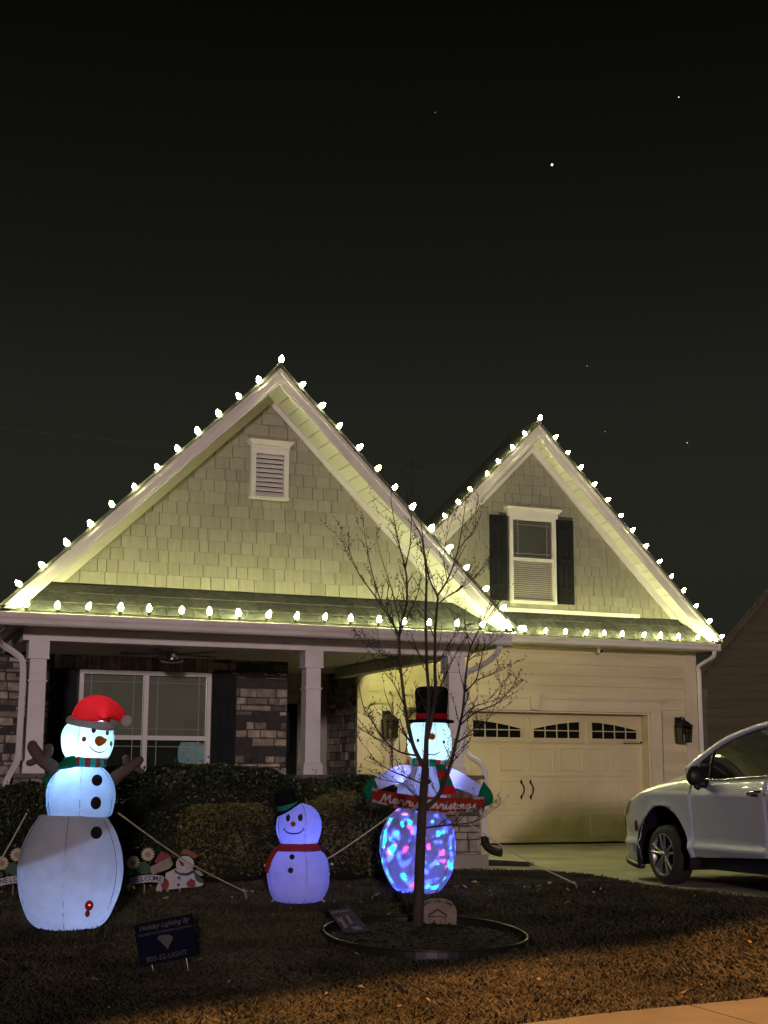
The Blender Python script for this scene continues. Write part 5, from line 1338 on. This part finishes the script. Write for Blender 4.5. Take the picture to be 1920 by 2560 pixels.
tree = thing('bare_tree', 'slender leafless young tree standing in a mulch ring', 'tree', (4.73, 11.25, gz(4.73, 11.25)))
tb = MB(); pts, r0_, r1_ = LIMBS[0]
S = smooth_path([(4.722, 11.25, -.25)] + pts, 4); rs = [r0_ * 1.15] + list(np.linspace(r0_ * .98, r1_ * .9, len(S) - 1)); tb.tube(S, rs, 14); tb.build('trunk', BARK, tree, smooth=True)
random.seed(5)
bb = MB(); tw = MB()
def twig(p, d_, L_, r_, lev):
    P_ = [Vector(p)]; q = Vector(p); dd = Vector(d_).normalized()
    n = 4
    for i in range(n):
        dd = (dd + Vector((random.uniform(-.18, .18), random.uniform(-.18, .18), random.uniform(-.05, .18)))).normalized(); q = q + dd * L_ / n; P_.append(q.copy())
    tw.tube(P_, [r_ * (1 - .75 * i / n) for i in range(n + 1)], 4)
    for i in range(1, n + 1):
        if random.random() < .75:                                     # buds
            s_ = Vector((random.uniform(-1, 1), random.uniform(-1, 1), random.uniform(.2, 1))).normalized()
            tw.tube([P_[i], P_[i] + s_ * .014, P_[i] + s_ * .024], [.0028, .0034, .0008], 4)
    if lev > 0:
        for i in range(1, n):
            if random.random() < .55:
                s_ = (dd + Vector((random.uniform(-.9, .9), random.uniform(-.9, .9), random.uniform(-.1, .6)))).normalized()
                twig(P_[i], s_, L_ * random.uniform(.35, .6), r_ * .6, lev - 1)
for k, (pts, r0_, r1_) in enumerate(LIMBS[1:]):
    S = smooth_path(pts, 4); n = len(S)
    r0_ *= 1.02
    bb.tube(S, [r0_ * .92 + (r1_ - r0_ * .92) * (i / (n - 1)) ** .8 for i in range(n)], 7)
    for i in range(2, n):
        t_ = i / n
        rloc = r0_ + (r1_ - r0_) * t_
        if random.random() < (.34 if r0_ > .015 else .5):
            tang = (S[min(i + 1, n - 1)] - S[i - 1]).normalized()
            s_ = (tang * .8 + Vector((random.uniform(-1, 1), random.uniform(-.8, .8), random.uniform(-.1, .7)))).normalized()
            twig(S[i], s_, random.uniform(.12, .34), min(.0045, rloc * .55), 1)
    twig(S[-1], (S[-1] - S[-2]), random.uniform(.10, .25), r1_, 1)
bb.build('branches', BARK, tree, smooth=True); tw.build('twigs', BARK, tree)

# mulch ring with plastic edging
MUL = mat('dark_mulch', (0.010, 0.008, 0.006), (0.018, 0.014, 0.010), scale=25, rough=0.95, bump=0.8, bscale=60)
EDGE = mat('black_edging', (0.020, 0.019, 0.016), rough=0.35)
RC = (4.65, 10.91); RR = .82
mv, mf = [(RC[0], RC[1], -.10)], []
nr, na = 8, 48
for i in range(1, nr + 1):
    for j in range(na):
        a = 2 * math.pi * j / na; r_ = RR * i / nr; x_, y_ = RC[0] + r_ * math.cos(a), RC[1] + r_ * math.sin(a)
        mv.append((x_, y_, gz(x_, y_) + .05 * (1 - (i / nr) ** 2) + .012 * random.random()))
for j in range(na): mf.append((0, 1 + j, 1 + (j + 1) % na))
for i in range(nr - 1):
    for j in range(na): mf.append((1 + i * na + j, 1 + (i + 1) * na + j, 1 + (i + 1) * na + (j + 1) % na, 1 + i * na + (j + 1) % na))
b = MB(); b.v = mv; b.f = mf; struct(b.build('mulch', MUL), 'stuff')
N = 2600; a = rng.uniform(0, 2 * np.pi, N); r_ = RR * .97 * np.sqrt(rng.uniform(0, 1, N)); px_ = RC[0] + r_ * np.cos(a); py_ = RC[1] + r_ * np.sin(a)
pz_ = np.array([gz(x, y) for x, y in zip(px_, py_)]) + .05 * (1 - (r_ / RR) ** 2) + .012
th = rng.uniform(0, np.pi, N); l_ = rng.uniform(.015, .045, N); w_ = rng.uniform(.004, .010, N); ti = rng.uniform(-.4, .4, N)
V = np.zeros((N, 4, 3)); u = np.stack([np.cos(th), np.sin(th), ti], 1); v_ = np.stack([-np.sin(th), np.cos(th), rng.uniform(-.5, .5, N)], 1); c_ = np.stack([px_, py_, pz_], 1)
for k, (s1, s2) in enumerate(((-1, -1), (1, -1), (1, 1), (-1, 1))): V[:, k] = c_ + u * (s1 * l_ / 2)[:, None] + v_ * (s2 * w_)[:, None]
CHIP = mat('bark_chip', (0.018, 0.014, 0.010), (0.045, 0.036, 0.026), scale=9, rough=0.9)
fast_mesh('bark_chips', V.reshape(-1, 3), np.arange(N * 4).reshape(-1, 4), CHIP, None, 'stuff')
b = MB(); E_ = [(RC[0] + RR * math.cos(2 * math.pi * j / 64), RC[1] + RR * math.sin(2 * math.pi * j / 64)) for j in range(65)]
b.tube([(x, y, gz(x, y) + .062 + .004 * math.sin(3 * math.atan2(y - RC[1], x - RC[0]))) for x, y in E_], .011, 8, cap=False); 
for j in range(64):
    (x0, y0), (x1, y1) = E_[j], E_[j + 1]; b.quad((x0, y0, gz(x0, y0) - .03), (x1, y1, gz(x1, y1) - .03), (x1, y1, gz(x1, y1) + .06), (x0, y0, gz(x0, y0) + .06))
tag(b.build('garden_edging', EDGE, None, smooth=True), 'black plastic edging ring round the bare tree', 'edging')

# clipped shrubs: leaf clumps over a dark twiggy core
LEAFD = mat('dark_evergreen_leaf', (0.015, 0.022, 0.010), (0.034, 0.044, 0.019), scale=3.5, rough=0.45, spec=0.35)
LEAFY = mat('yellow_green_leaf', (0.040, 0.042, 0.016), (0.13, 0.108, 0.036), scale=4, rough=0.5, spec=0.3)
CORE = mat('shrub_core', (0.012, 0.014, 0.008), rough=1.0)
def shrub(name, label, c, ext, n, size, m_, power=2.6, seed=1, lump=.12, sprig=0.0, grp='evergreen shrubs in front of the porch'):
    g = np.random.default_rng(seed)
    t = thing(name, label, 'shrub', (c[0], c[1], 0), group=grp)
    d_ = g.normal(size=(n, 3)); d_ /= np.linalg.norm(d_, axis=1)[:, None]
    d_[:, 2] = np.where(d_[:, 2] < -.55, -d_[:, 2], d_[:, 2])
    e_ = np.array(ext); s_ = (np.abs(d_) ** power).sum(1) ** (-1 / power)
    ph = g.uniform(0, 6.28, 6)
    lum = 1 + lump * (np.sin(d_[:, 0] * 7 * e_[0] + ph[0]) * np.sin(d_[:, 1] * 6 + ph[1]) + .7 * np.sin(d_[:, 2] * 9 * e_[2] + ph[2] + d_[:, 0] * 5) + .5 * np.sin(d_[:, 0] * 19 + ph[3]) * np.sin(d_[:, 2] * 17 + ph[4]))
    rr_ = s_ * lum * (1 - .35 * g.uniform(0, 1, n) ** 2.2)
    rr_ *= 1 + sprig * (g.uniform(0, 1, n) > .985) * np.maximum(d_[:, 2], 0) * g.uniform(.3, 1, n)
    p_ = d_ * rr_[:, None] * e_ + np.array(c)
    p_[:, 2] = np.maximum(p_[:, 2], .03)
    nrm = d_ + g.normal(size=(n, 3)) * .75; nrm /= np.linalg.norm(nrm, axis=1)[:, None]
    a_ = np.cross(nrm, g.normal(size=(n, 3))); a_ /= np.linalg.norm(a_, axis=1)[:, None]; b_ = np.cross(nrm, a_)
    L_ = size * g.uniform(.6, 1.3, n); W_ = L_ * g.uniform(.38, .55, n)
    V_ = np.zeros((n, 4, 3)); V_[:, 0] = p_ - a_ * L_[:, None] / 2; V_[:, 1] = p_ + b_ * W_[:, None] / 2 + nrm * (L_ * .1)[:, None]; V_[:, 2] = p_ + a_ * L_[:, None] / 2; V_[:, 3] = p_ - b_ * W_[:, None] / 2 + nrm * (L_ * .1)[:, None]
    fast_mesh('foliage', V_.reshape(-1, 3), np.arange(n * 4).reshape(-1, 4), m_, t)
    k = MB(); k.ball((0, 0, 0), 1, 20, 12)
    out = []
    for x, y, z in k.v:
        v3 = np.array([x, y, z]); s2 = (np.abs(v3) ** power).sum() ** (-1 / power) if np.abs(v3).sum() > 0 else 1
        q = v3 * s2 * e_ * .80 + np.array(c); out.append((q[0], q[1], max(.0, q[2])))
    k.v = out; k.build('branch_core', CORE, t, smooth=True)
    for j in range(4):
        xx = c[0] + g.uniform(-.5, .5) * ext[0]; MB().tube([(xx, c[1], -.02), (xx + g.uniform(-.05, .05), c[1], c[2])], [.02, .012], 6).build('stem', BARK, t)
    return t
shrub('hedge', 'long dark evergreen hedge below the porch window', (4.05, 15.65, .52), (1.15, .50, .66), 21000, .052, LEAFD, 4.0, 3, .045, .25)
shrub('hedge', 'dark evergreen hedge end in front of the middle porch post', (5.62, 15.65, .48), (.75, .50, .60), 14000, .052, LEAFD, 3.2, 4, .06, .25)
shrub('hedge', 'dark evergreen hedge behind the Santa hat snowman', (2.25, 15.65, .45), (.85, .48, .52), 12000, .052, LEAFD, 3.2, 8, .06, .25)
shrub('bush', 'yellow green rounded bush behind the small snowman', (4.05, 14.72, .36), (.56, .42, .45), 11000, .040, LEAFY, 3.0, 5, .05, .35, 'rounded yellow green bushes')
shrub('bush', 'yellow green rounded bush between the small snowman and the board snowman', (5.36, 14.80, .40), (.58, .42, .50), 12000, .040, LEAFY, 3.0, 6, .06, .35, 'rounded yellow green bushes')
shrub('bush', 'low dark bush half hidden at the left edge behind the daisies', (1.45, 14.9, .28), (.5, .4, .40), 7000, .045, LEAFD, 2.6, 7, .10, .3, 'rounded yellow green bushes')

# lawn: dormant grass blades
def grass(name, n, box, hmin, hmax, wmin, wmax, m_, seed, keep):
    g = np.random.default_rng(seed); x = g.uniform(box[0], box[1], n); y = g.uniform(box[2], box[3], n)
    ok = keep(x, y); x, y = x[ok], y[ok]; n = len(x)
    z = np.array([gz(a_, c_) for a_, c_ in zip(x, y)]) - .014
    h = g.uniform(hmin, hmax, n) * (1 + .35 * np.sin(x * 3.1 + 1) * np.sin(y * 2.3)); w = g.uniform(wmin, wmax, n); a_ = g.uniform(0, 2 * np.pi, n); le = g.uniform(.1, 1.1, n) * h; la = g.uniform(0, 2 * np.pi, n)
    V_ = np.zeros((n, 4, 3)); V_[:, 0] = np.stack([x - w * np.cos(a_), y - w * np.sin(a_), z], 1); V_[:, 1] = np.stack([x + w * np.cos(a_), y + w * np.sin(a_), z], 1)
    mx_ = np.stack([x + le * .35 * np.cos(la), y + le * .35 * np.sin(la), z + h * .62], 1); V_[:, 2] = mx_ + np.stack([w * .7 * np.cos(a_), w * .7 * np.sin(a_), 0 * w], 1)
    V_[:, 3] = np.stack([x + le * np.cos(la), y + le * np.sin(la), z + h * g.uniform(.7, 1.0, n)], 1)
    return fast_mesh(name, V_.reshape(-1, 3), np.arange(n * 4).reshape(-1, 4), m_, None, 'stuff')
GR = mat('dormant_grass', (0.084, 0.074, 0.046), (0.038, 0.038, 0.024), scale=1.7, rough=0.8, spec=0.15, detail=10, sharp=(.38, .62))
def keep(x, y):
    we = np.interp(x, [-50, 3.0, 3.95, 4.49, 5.16, 5.82, 6.6, 7.5, 8.15, 50], [7.50, 7.56, 7.69, 7.84, 7.93, 8.01, 8.30, 8.95, 9.9, 9.9])
    k = (y > we + .01 + .03 * np.sin(x * 40) * np.sin(x * 17)) & (((x - RC[0]) ** 2 + (y - RC[1]) ** 2) > (RR + .01) ** 2) & (x < 8.17 + .02 * np.sin(y * 31))
    f = np.sin(2.3 * x + 1.9 * np.sin(1.3 * y)) * np.sin(3.1 * y + 1.4 * np.sin(1.9 * x)) + .6 * np.sin(7.1 * x + 2.2 * y) * np.sin(5.3 * y - 3.1 * x)
    k &= np.random.default_rng(77).uniform(0, 1, len(x)) < .74 + .26 * f
    k &= ~((x > 6.5) & (y > 15.6))
    return k
grass('lawn_grass', 250000, (-.5, 8.2, 7.4, 11.2), .025, .062, .0022, .0045, GR, 21, keep)
grass('lawn_grass', 120000, (0, 8.2, 11.2, 15.7), .020, .050, .003, .006, GR, 22, keep)
# scattered dry leaves
LEAFB = mat('dry_leaf', (0.30, 0.22, 0.12), (0.20, 0.13, 0.07), scale=5, rough=0.7)
N = 300; g = np.random.default_rng(9); x = g.uniform(.8, 7.8, N); y = g.uniform(8, 14.5, N); V = np.zeros((N, 4, 3))
z = np.array([gz(a_, c_) for a_, c_ in zip(x, y)]) + .03; th = g.uniform(0, 6.28, N); l_ = g.uniform(.012, .035, N); t_ = g.uniform(-.6, .6, N)
u = np.stack([np.cos(th), np.sin(th), t_], 1); v_ = np.stack([-np.sin(th), np.cos(th), g.uniform(-.5, .5, N)], 1); c_ = np.stack([x, y, z], 1)
for k, (s1, s2) in enumerate(((-1, 0), (0, -.55), (1, 0), (0, .55))): V[:, k] = c_ + u * (s1 * l_)[:, None] + v_ * (s2 * l_)[:, None]
fast_mesh('fallen_leaves', V.reshape(-1, 3), np.arange(N * 4).reshape(-1, 4), LEAFB, None, 'stuff')

# ================================================================== signs on the lawn
def rotz(a): return Matrix.Rotation(a, 4, 'Z')
def local_thing(name, label, cat, x, y, extra=0.0, group=None):
    return thing(name, label, cat, (x, y, gz(x, y) - .012), face_cam(x, y) + extra, group, local=True)
TXT = Matrix.Rotation(R(90), 4, 'X')
# blue yard sign, its board and print colours darkened for shade
NAVY = mat('shaded_navy_board', (0.006, 0.0065, 0.020), (0.005, 0.0055, 0.017), scale=3, rough=0.9, spec=0.08)
SIGNW = mat('shaded_white_print', (0.065, 0.063, 0.06), rough=0.8); SIGNG = mat('shaded_grey_print', (0.038, 0.038, 0.045), rough=0.6)
t = local_thing('yard_sign', 'navy yard sign with white lettering stuck crookedly in the lawn', 'sign', 2.37, 10.21)
Mt = Matrix.Translation((0, 0, .215)) @ Matrix.Rotation(R(-10.5), 4, 'Y') @ Matrix.Rotation(R(-8), 4, 'X')
MB().box(-.205, .205, -.004, .004, -.145, .145).xf(Mt).build('board', NAVY, t)
for s_ in (-.12, .12): MB().tube([Mt @ Vector((s_, .008, -.10)), Mt @ Vector((s_, .008, -.36))], .004, 6).build('leg', STAKE, t)
def put(x, z, y=-.0055): return Mt @ Matrix.Translation((x, y, z)) @ TXT
text_part('print', 'Holiday Lighting By', .045, SIGNW, t, put(0.0, .108), .0005, .35, .0012)
text_part('print', 'PALMETTO EXTERIOR LIGHTING', .0255, SIGNG, t, put(0, .062), .0005)
text_part('print', '803-52-LIGHT', .048, SIGNW, t, put(-.01, -.108), .0005, 0, .0006)
MB().prism([(-.055, .026), (-.03, .040), (.0, .038), (.028, .032), (.052, .008), (.03, -.022), (.012, -.045), (.002, -.066), (-.008, -.045), (-.028, -.02), (-.046, .010)][::-1], -.0052, -.0042).xf(Mt).build('emblem', SIGNG, t)
MB().lathe([(.001, 0), (.018, 0)], 14, cap=False).xf(put(-.040, .022, -.0062)).build('emblem_lamp', SIGNW, t)
MB().prism([(-.03, .040), (.0, .038), (.028, .032), (.01, .026), (-.01, .028)][::-1], -.0062, -.0053).xf(Mt).build('emblem_highlight', SIGNW, t)
# painted snowman cut-out and WELCOME stakes
PW_ = mat('painted_white', (0.50, 0.49, 0.49), (0.40, 0.40, 0.43), scale=30, rough=0.7); PR_ = mat('painted_red', (0.22, 0.03, 0.03), rough=0.7); PB_ = mat('painted_navy', (0.03, 0.04, 0.09), rough=0.7)
PG_ = mat('painted_green', (0.03, 0.08, 0.05), rough=0.7); PT_ = mat('painted_tan', (0.30, 0.24, 0.19), (0.22, 0.17, 0.13), scale=18, rough=0.8); PY_ = mat('painted_cream', (0.48, 0.43, 0.28), rough=0.7); PRU = mat('painted_rust', (0.22, 0.07, 0.03), rough=0.7)
k_ = 1 / 4.88 * .0042     # drawing unit
t = local_thing('snowman_cutout', 'flat painted wooden snowman with rust brown hat and red mittens leaning by the hedge', 'sign', 3.36, 13.95)
def Q(x, y): return ((x - 715) * k_, (535 - y) * k_)
def flat(name, pts, y0, th, m_, parent): return MB().prism([Q(*p) for p in pts][::-1], y0 - th, y0).build(name, m_, parent)
def oval(cx, cy, rx, ry, n=20): return [(cx + rx * math.cos(2 * math.pi * i / n), cy + ry * math.sin(2 * math.pi * i / n)) for i in range(n)]
bd = flat('body', [(550, 320), (655, 270), (860, 280), (880, 380), (930, 430), (980, 430), (960, 460), (900, 472), (760, 480), (590, 500), (520, 480), (505, 530), (470, 538), (442, 515), (460, 450), (500, 390), (545, 370)], 0, .012, PW_, t)
flat('head', oval(762, 222, 102, 92), -.013, .010, PW_, t)
flat('scarf', [(640, 275), (700, 315), (780, 322), (860, 285), (865, 315), (800, 348), (720, 345), (650, 310)], -.014, .012, PB_, t)
flat('scarf_end', [(860, 290), (900, 340), (980, 400), (960, 430), (900, 410), (870, 350)], -.014, .008, PG_, t)
flat('mitten', oval(545, 440, 46, 62), -.013, .012, PR_, t); flat('mitten', [(780, 430), (820, 390), (840, 375), (850, 392), (880, 400), (885, 470), (800, 472)], -.013, .012, PR_, t)
flat('hat', [(735, 55), (800, 65), (880, 110), (898, 140), (870, 165), (800, 125), (720, 100)], -.010, .012, PRU, t)
flat('nose', [(685, 165), (752, 212), (748, 240), (715, 240)], -.024, .012, PR_, t)
for (x, y) in ((700, 372), (695, 448)): flat('button', oval(x, y, 16, 16, 12), -.013, .008, PB_, t)
flat('arm', [(870, 285), (930, 300), (975, 345), (930, 350), (890, 320)], -.013, .008, PW_, t)
MB().box(Q(700, 0)[0], Q(720, 0)[0], .001, .012, -.05, Q(0, 480)[1]).build('stake', PT_, t)
def welcome(x, y, label):
    t = local_thing('welcome_stake', label, 'sign', x, y, group='welcome stakes by the hedge')
    k2 = k_
    def Q2(a, c): return ((a - 330) * k2, (535 - c) * k2)
    def fl(name, pts, y0, th, m_, p=t): return MB().prism([Q2(*q) for q in pts][::-1], y0 - th, y0).build(name, m_, p)
    for (cx, cy) in ((198, 182), (358, 95)):
        pts = []
        for i in range(56):
            a = 2 * math.pi * i / 56; r_ = 52 + 24 * abs(math.cos(7 * a)) ** .6; pts.append((cx + r_ * math.cos(a), cy + r_ * math.sin(a)))
        d = fl('daisy', pts, -.004, .006, PY_); fl('daisy_eye', oval(cx, cy, 34, 34), -.011, .012, PT_, d)
        fl('stem', [(cx + 25, cy + 60), (cx + 38, cy + 55), (330, 420), (318, 425)], 0, .006, PG_)
    fl('leaf', [(240, 190), (330, 170), (395, 230), (390, 300), (300, 310), (240, 260)], 0, .005, PG_)
    fl('leaf', [(130, 260), (180, 265), (230, 310), (200, 330), (150, 300)], 0, .005, PG_)
    bh = fl('birdhouse', [(390, 230), (600, 120), (640, 200), (600, 250), (420, 312), (395, 290)], -.002, .03, PT_)
    fl('birdhouse_roof', [(430, 180), (500, 60), (590, 90), (610, 120), (460, 190)], -.001, .034, PR_, bh)
    top = [(170 + 370 * i / 10, 345 - 60 * math.sin(math.pi * (.12 + .62 * i / 10)) + 30) for i in range(11)]
    bot = [(a - 4, c + 78) for a, c in top]
    ban = fl('banner', top + bot[::-1], -.006, .008, PW_)
    fl('banner_tail', [(170, 400), (135, 445), (160, 450), (165, 490), (200, 420)], -.002, .006, PW_, ban)
    for i, ch in enumerate('WELCOME'):
        f = (i + .7) / 7.4; a = 170 + 370 * f; c = 345 - 60 * math.sin(math.pi * (.12 + .62 * f)) + 30 + 39
        sl = math.atan2(-(math.sin(math.pi * (.12 + .62 * (f + .05))) - math.sin(math.pi * (.12 + .62 * (f - .05)))) * 60, 37)
        qx, qz = Q2(a, c); text_part('letter', ch, .064, PB_, ban, Matrix.Translation((qx, -.0155, qz)) @ Matrix.Rotation(sl, 4, 'Y') @ TXT, .0008, 0, .0012)
    MB().box(Q2(325, 0)[0], Q2(338, 0)[0], .001, .010, -.08, Q2(0, 420)[1]).build('stake', PT_, t)
welcome(2.98, 13.82, 'welcome stake with two cream daisies and birdhouse between snowman and hedge')
welcome(1.78, 14.0, 'welcome stake half hidden behind the Santa hat snowman')
# nativity plaque and tilted slate sign by the tree
PLQ = mat('weathered_plaque', (0.28, 0.23, 0.18), (0.20, 0.16, 0.125), scale=14, rough=0.85, bump=0.4); PLD = mat('plaque_dark_print', (0.04, 0.03, 0.025), rough=0.8); PLM = mat('plaque_mid_print', (0.13, 0.10, 0.075), rough=0.8)
t = local_thing('nativity_plaque', 'arched cream plaque with a stable scene standing behind the tree trunk', 'sign', 4.98, 11.42)
hw_, hh = .155, .26
prof = [(-hw_, 0), (hw_, 0), (hw_ + .008, .15), (hw_, .185), (hw_ - .02, .205)] + [(hw_ * .86 * math.cos(a), .205 + .055 * math.sin(a)) for a in np.linspace(.15, math.pi - .15, 12)] + [(-hw_ + .02, .205), (-hw_, .185), (-hw_ - .008, .15)]
MB().prism([(x, z - .005) for x, z in prof][::-1], -.01, .01).build('board', PLQ, t)
for i, ch in enumerate('MERRY CHRISTMAS'):
    a = math.pi - .42 - (math.pi - .84) * i / 14
    text_part('letter', ch, .034, PLD, t, Matrix.Translation((.128 * math.cos(a), -.0115, .178 + .050 * math.sin(a))) @ Matrix.Rotation((a - math.pi / 2) * -.45, 4, 'Y') @ TXT, .0005, 0, .0008) if ch != ' ' else None
def pl(name, pts, m_, y0=-.0112): MB().prism(pts[::-1], y0 - .003, y0).build(name, m_, t)
pl('stable_roof', [(-.085, .118), (0, .170), (.085, .118), (.078, .108), (0, .155), (-.078, .108)], PLD)
pl('stable_beam', [(-.08, .108), (.08, .108), (.08, .100), (-.08, .100)], PLD)
for x in (-.07, .063): pl('stable_post', [(x, 0.0), (x + .008, 0), (x + .008, .1), (x, .1)], PLM)
for (x, h_, w_, m_) in ((-.03, .075, .02, PLD), (.028, .07, .018, PLM), (.10, .06, .024, PLD), (-.11, .065, .022, PLM), (.002, .025, .018, PLM)):
    pl('figure', [(x - w_, 0.0), (x + w_, 0), (x + w_ * .6, h_ * .72), (x + w_ * .35, h_ * .78), (x + w_ * .35, h_), (x - w_ * .35, h_), (x - w_ * .35, h_ * .78), (x - w_ * .6, h_ * .72)], m_)
SLATE = mat('dark_slate_sign', (0.060, 0.058, 0.075), (0.035, 0.034, 0.045), scale=25, rough=0.6, sharp=(.45, .6)); SLP = mat('slate_pale_print', (0.20, 0.19, 0.22), rough=0.7)
t = local_thing('slate_sign', 'small dark slate sign tilted over at the edge of the mulch ring', 'sign', 4.13, 11.24)
Ms = Matrix.Translation((-.01, 0, .125)) @ Matrix.Rotation(R(-9), 4, 'Y') @ Matrix.Rotation(R(-32), 4, 'X')
b = MB(); b.hexa([(-.045, -.008, -.115), (.15, -.008, -.115), (.15, .008, -.115), (-.045, .008, -.115), (-.16, -.008, .115), (.02, -.008, .115), (.02, .008, .115), (-.16, .008, .115)]); b.xf(Ms).build('board', SLATE, t)
for i in range(9):
    x = -.135 + .0165 * i; MB().box(x, x + random.uniform(.007, .012), -.0105, -.0085, .080 + random.uniform(0, .004), .098).xf(Ms).build('worn_mark', SLP, t)
for (x0, z0, x1, z1) in ((-.05, -.06, -.02, .04), (.0, -.03, .03, .05), (.04, -.09, .10, -.06), (-.08, .0, -.06, .05)):
    MB().hexa([(x0, -.0105, z0), (x1, -.0105, z0), (x1, -.0085, z0), (x0, -.0085, z0), (x0 - .03, -.0105, z1), (x1 - .04, -.0105, z1), (x1 - .04, -.0085, z1), (x0 - .03, -.0085, z1)]).xf(Ms).build('worn_mark', SLP, t)
MB().tube([(.02, .03, -.05), (-.02, .02, .11)], .006, 6).build('stake', STAKE, t)

# ================================================================== sky things, cable and the street lamp that lights the verge
STAR = emit('star_white', (.85, .88, 1.0), 6.0); STARF = emit('star_faint', (.8, .8, .8), .25)
for p_, r_, m_, lab in (((871.66, 1604.26, 817.55), 1.35, STAR, 'brightest star high above the garage gable'), ((1000.43, 1488.41, 886.41), .8, emit('star_mid', (.9, .9, 1), 1.6), 'second star near the upper right of the sky'),
                        ((954.70, 1666.16, 560.1), .7, STARF, 'faint star above the garage gable, upper of a close pair'), ((986.08, 1675.21, 471.56), .7, STARF, 'faint star just right of the garage peak'), ((1082.48, 1620.09, 452.28), .75, emit('star_low', (.9, .9, 1), .8), 'faint star low over the neighbouring house'), ((716.63, 1645.22, 884.12), .6, STARF, 'very faint lone star left of the brightest one')):
    tag(MB().ball(p_, r_, 8, 6).build('star', m_), lab, 'star', 'stars in the night sky')
WIRE = mat('overhead_cable', (0.11, 0.10, 0.07), rough=0.8)
b = MB(); P_ = []
for i in range(25):
    f = i / 24; P_.append((-20 + 70 * f, 45, 12.45 - .012 * 70 * f + 1.6 * (f - .5) ** 2 - .38))
b.tube(P_, .012, 5); tag(b.build('overhead_cable', WIRE), 'thin overhead cable crossing the sky behind the roofs', 'cable')
POLE = mat('galvanised_pole', (0.30, 0.30, 0.29), rough=0.5, metal=.6)
sl_ = thing('street_lamp', 'street lamp on a tall pole across the road behind the viewer', 'street lamp', (12.4, -4.0, -.35))
MB().tube([(12.4, -4.0, -.4), (12.4, -4.0, 3), (12.4, -4.0, 6.6)], [.09, .075, .06], 12).build('pole', POLE, sl_, smooth=True)
MB().tube(smooth_path([(12.4, -4.0, 6.5), (12.1, -4.0, 7.0), (11.0, -4.0, 7.2), (9.6, -4.0, 7.2)], 4), .035, 8).build('arm', POLE, sl_, smooth=True)
MB().hexa([(9.0, -4.18, 7.08), (9.7, -4.18, 7.08), (9.7, -3.82, 7.08), (9.0, -3.82, 7.08), (9.1, -4.12, 7.22), (9.7, -4.12, 7.24), (9.7, -3.88, 7.24), (9.1, -3.88, 7.22)]).build('lamp_head', POLE, sl_)
MB().box(9.1, 9.6, -4.14, -3.86, 7.062, 7.078).build('lens', emit('sodium_lens', (1, .55, .18), 20.0), sl_)
L_ = bpy.data.lights.new('street_lamp_light', 'SPOT'); L_.energy = 29000; L_.color = (1.0, .44, .14); L_.spot_size = R(127.6); L_.spot_blend = .025; L_.shadow_soft_size = .06
lo = bpy.data.objects.new('street_lamp_light', L_); COL.objects.link(lo); lo.parent = sl_; lo.location = (-3.05, 0, 7.03 + .35)
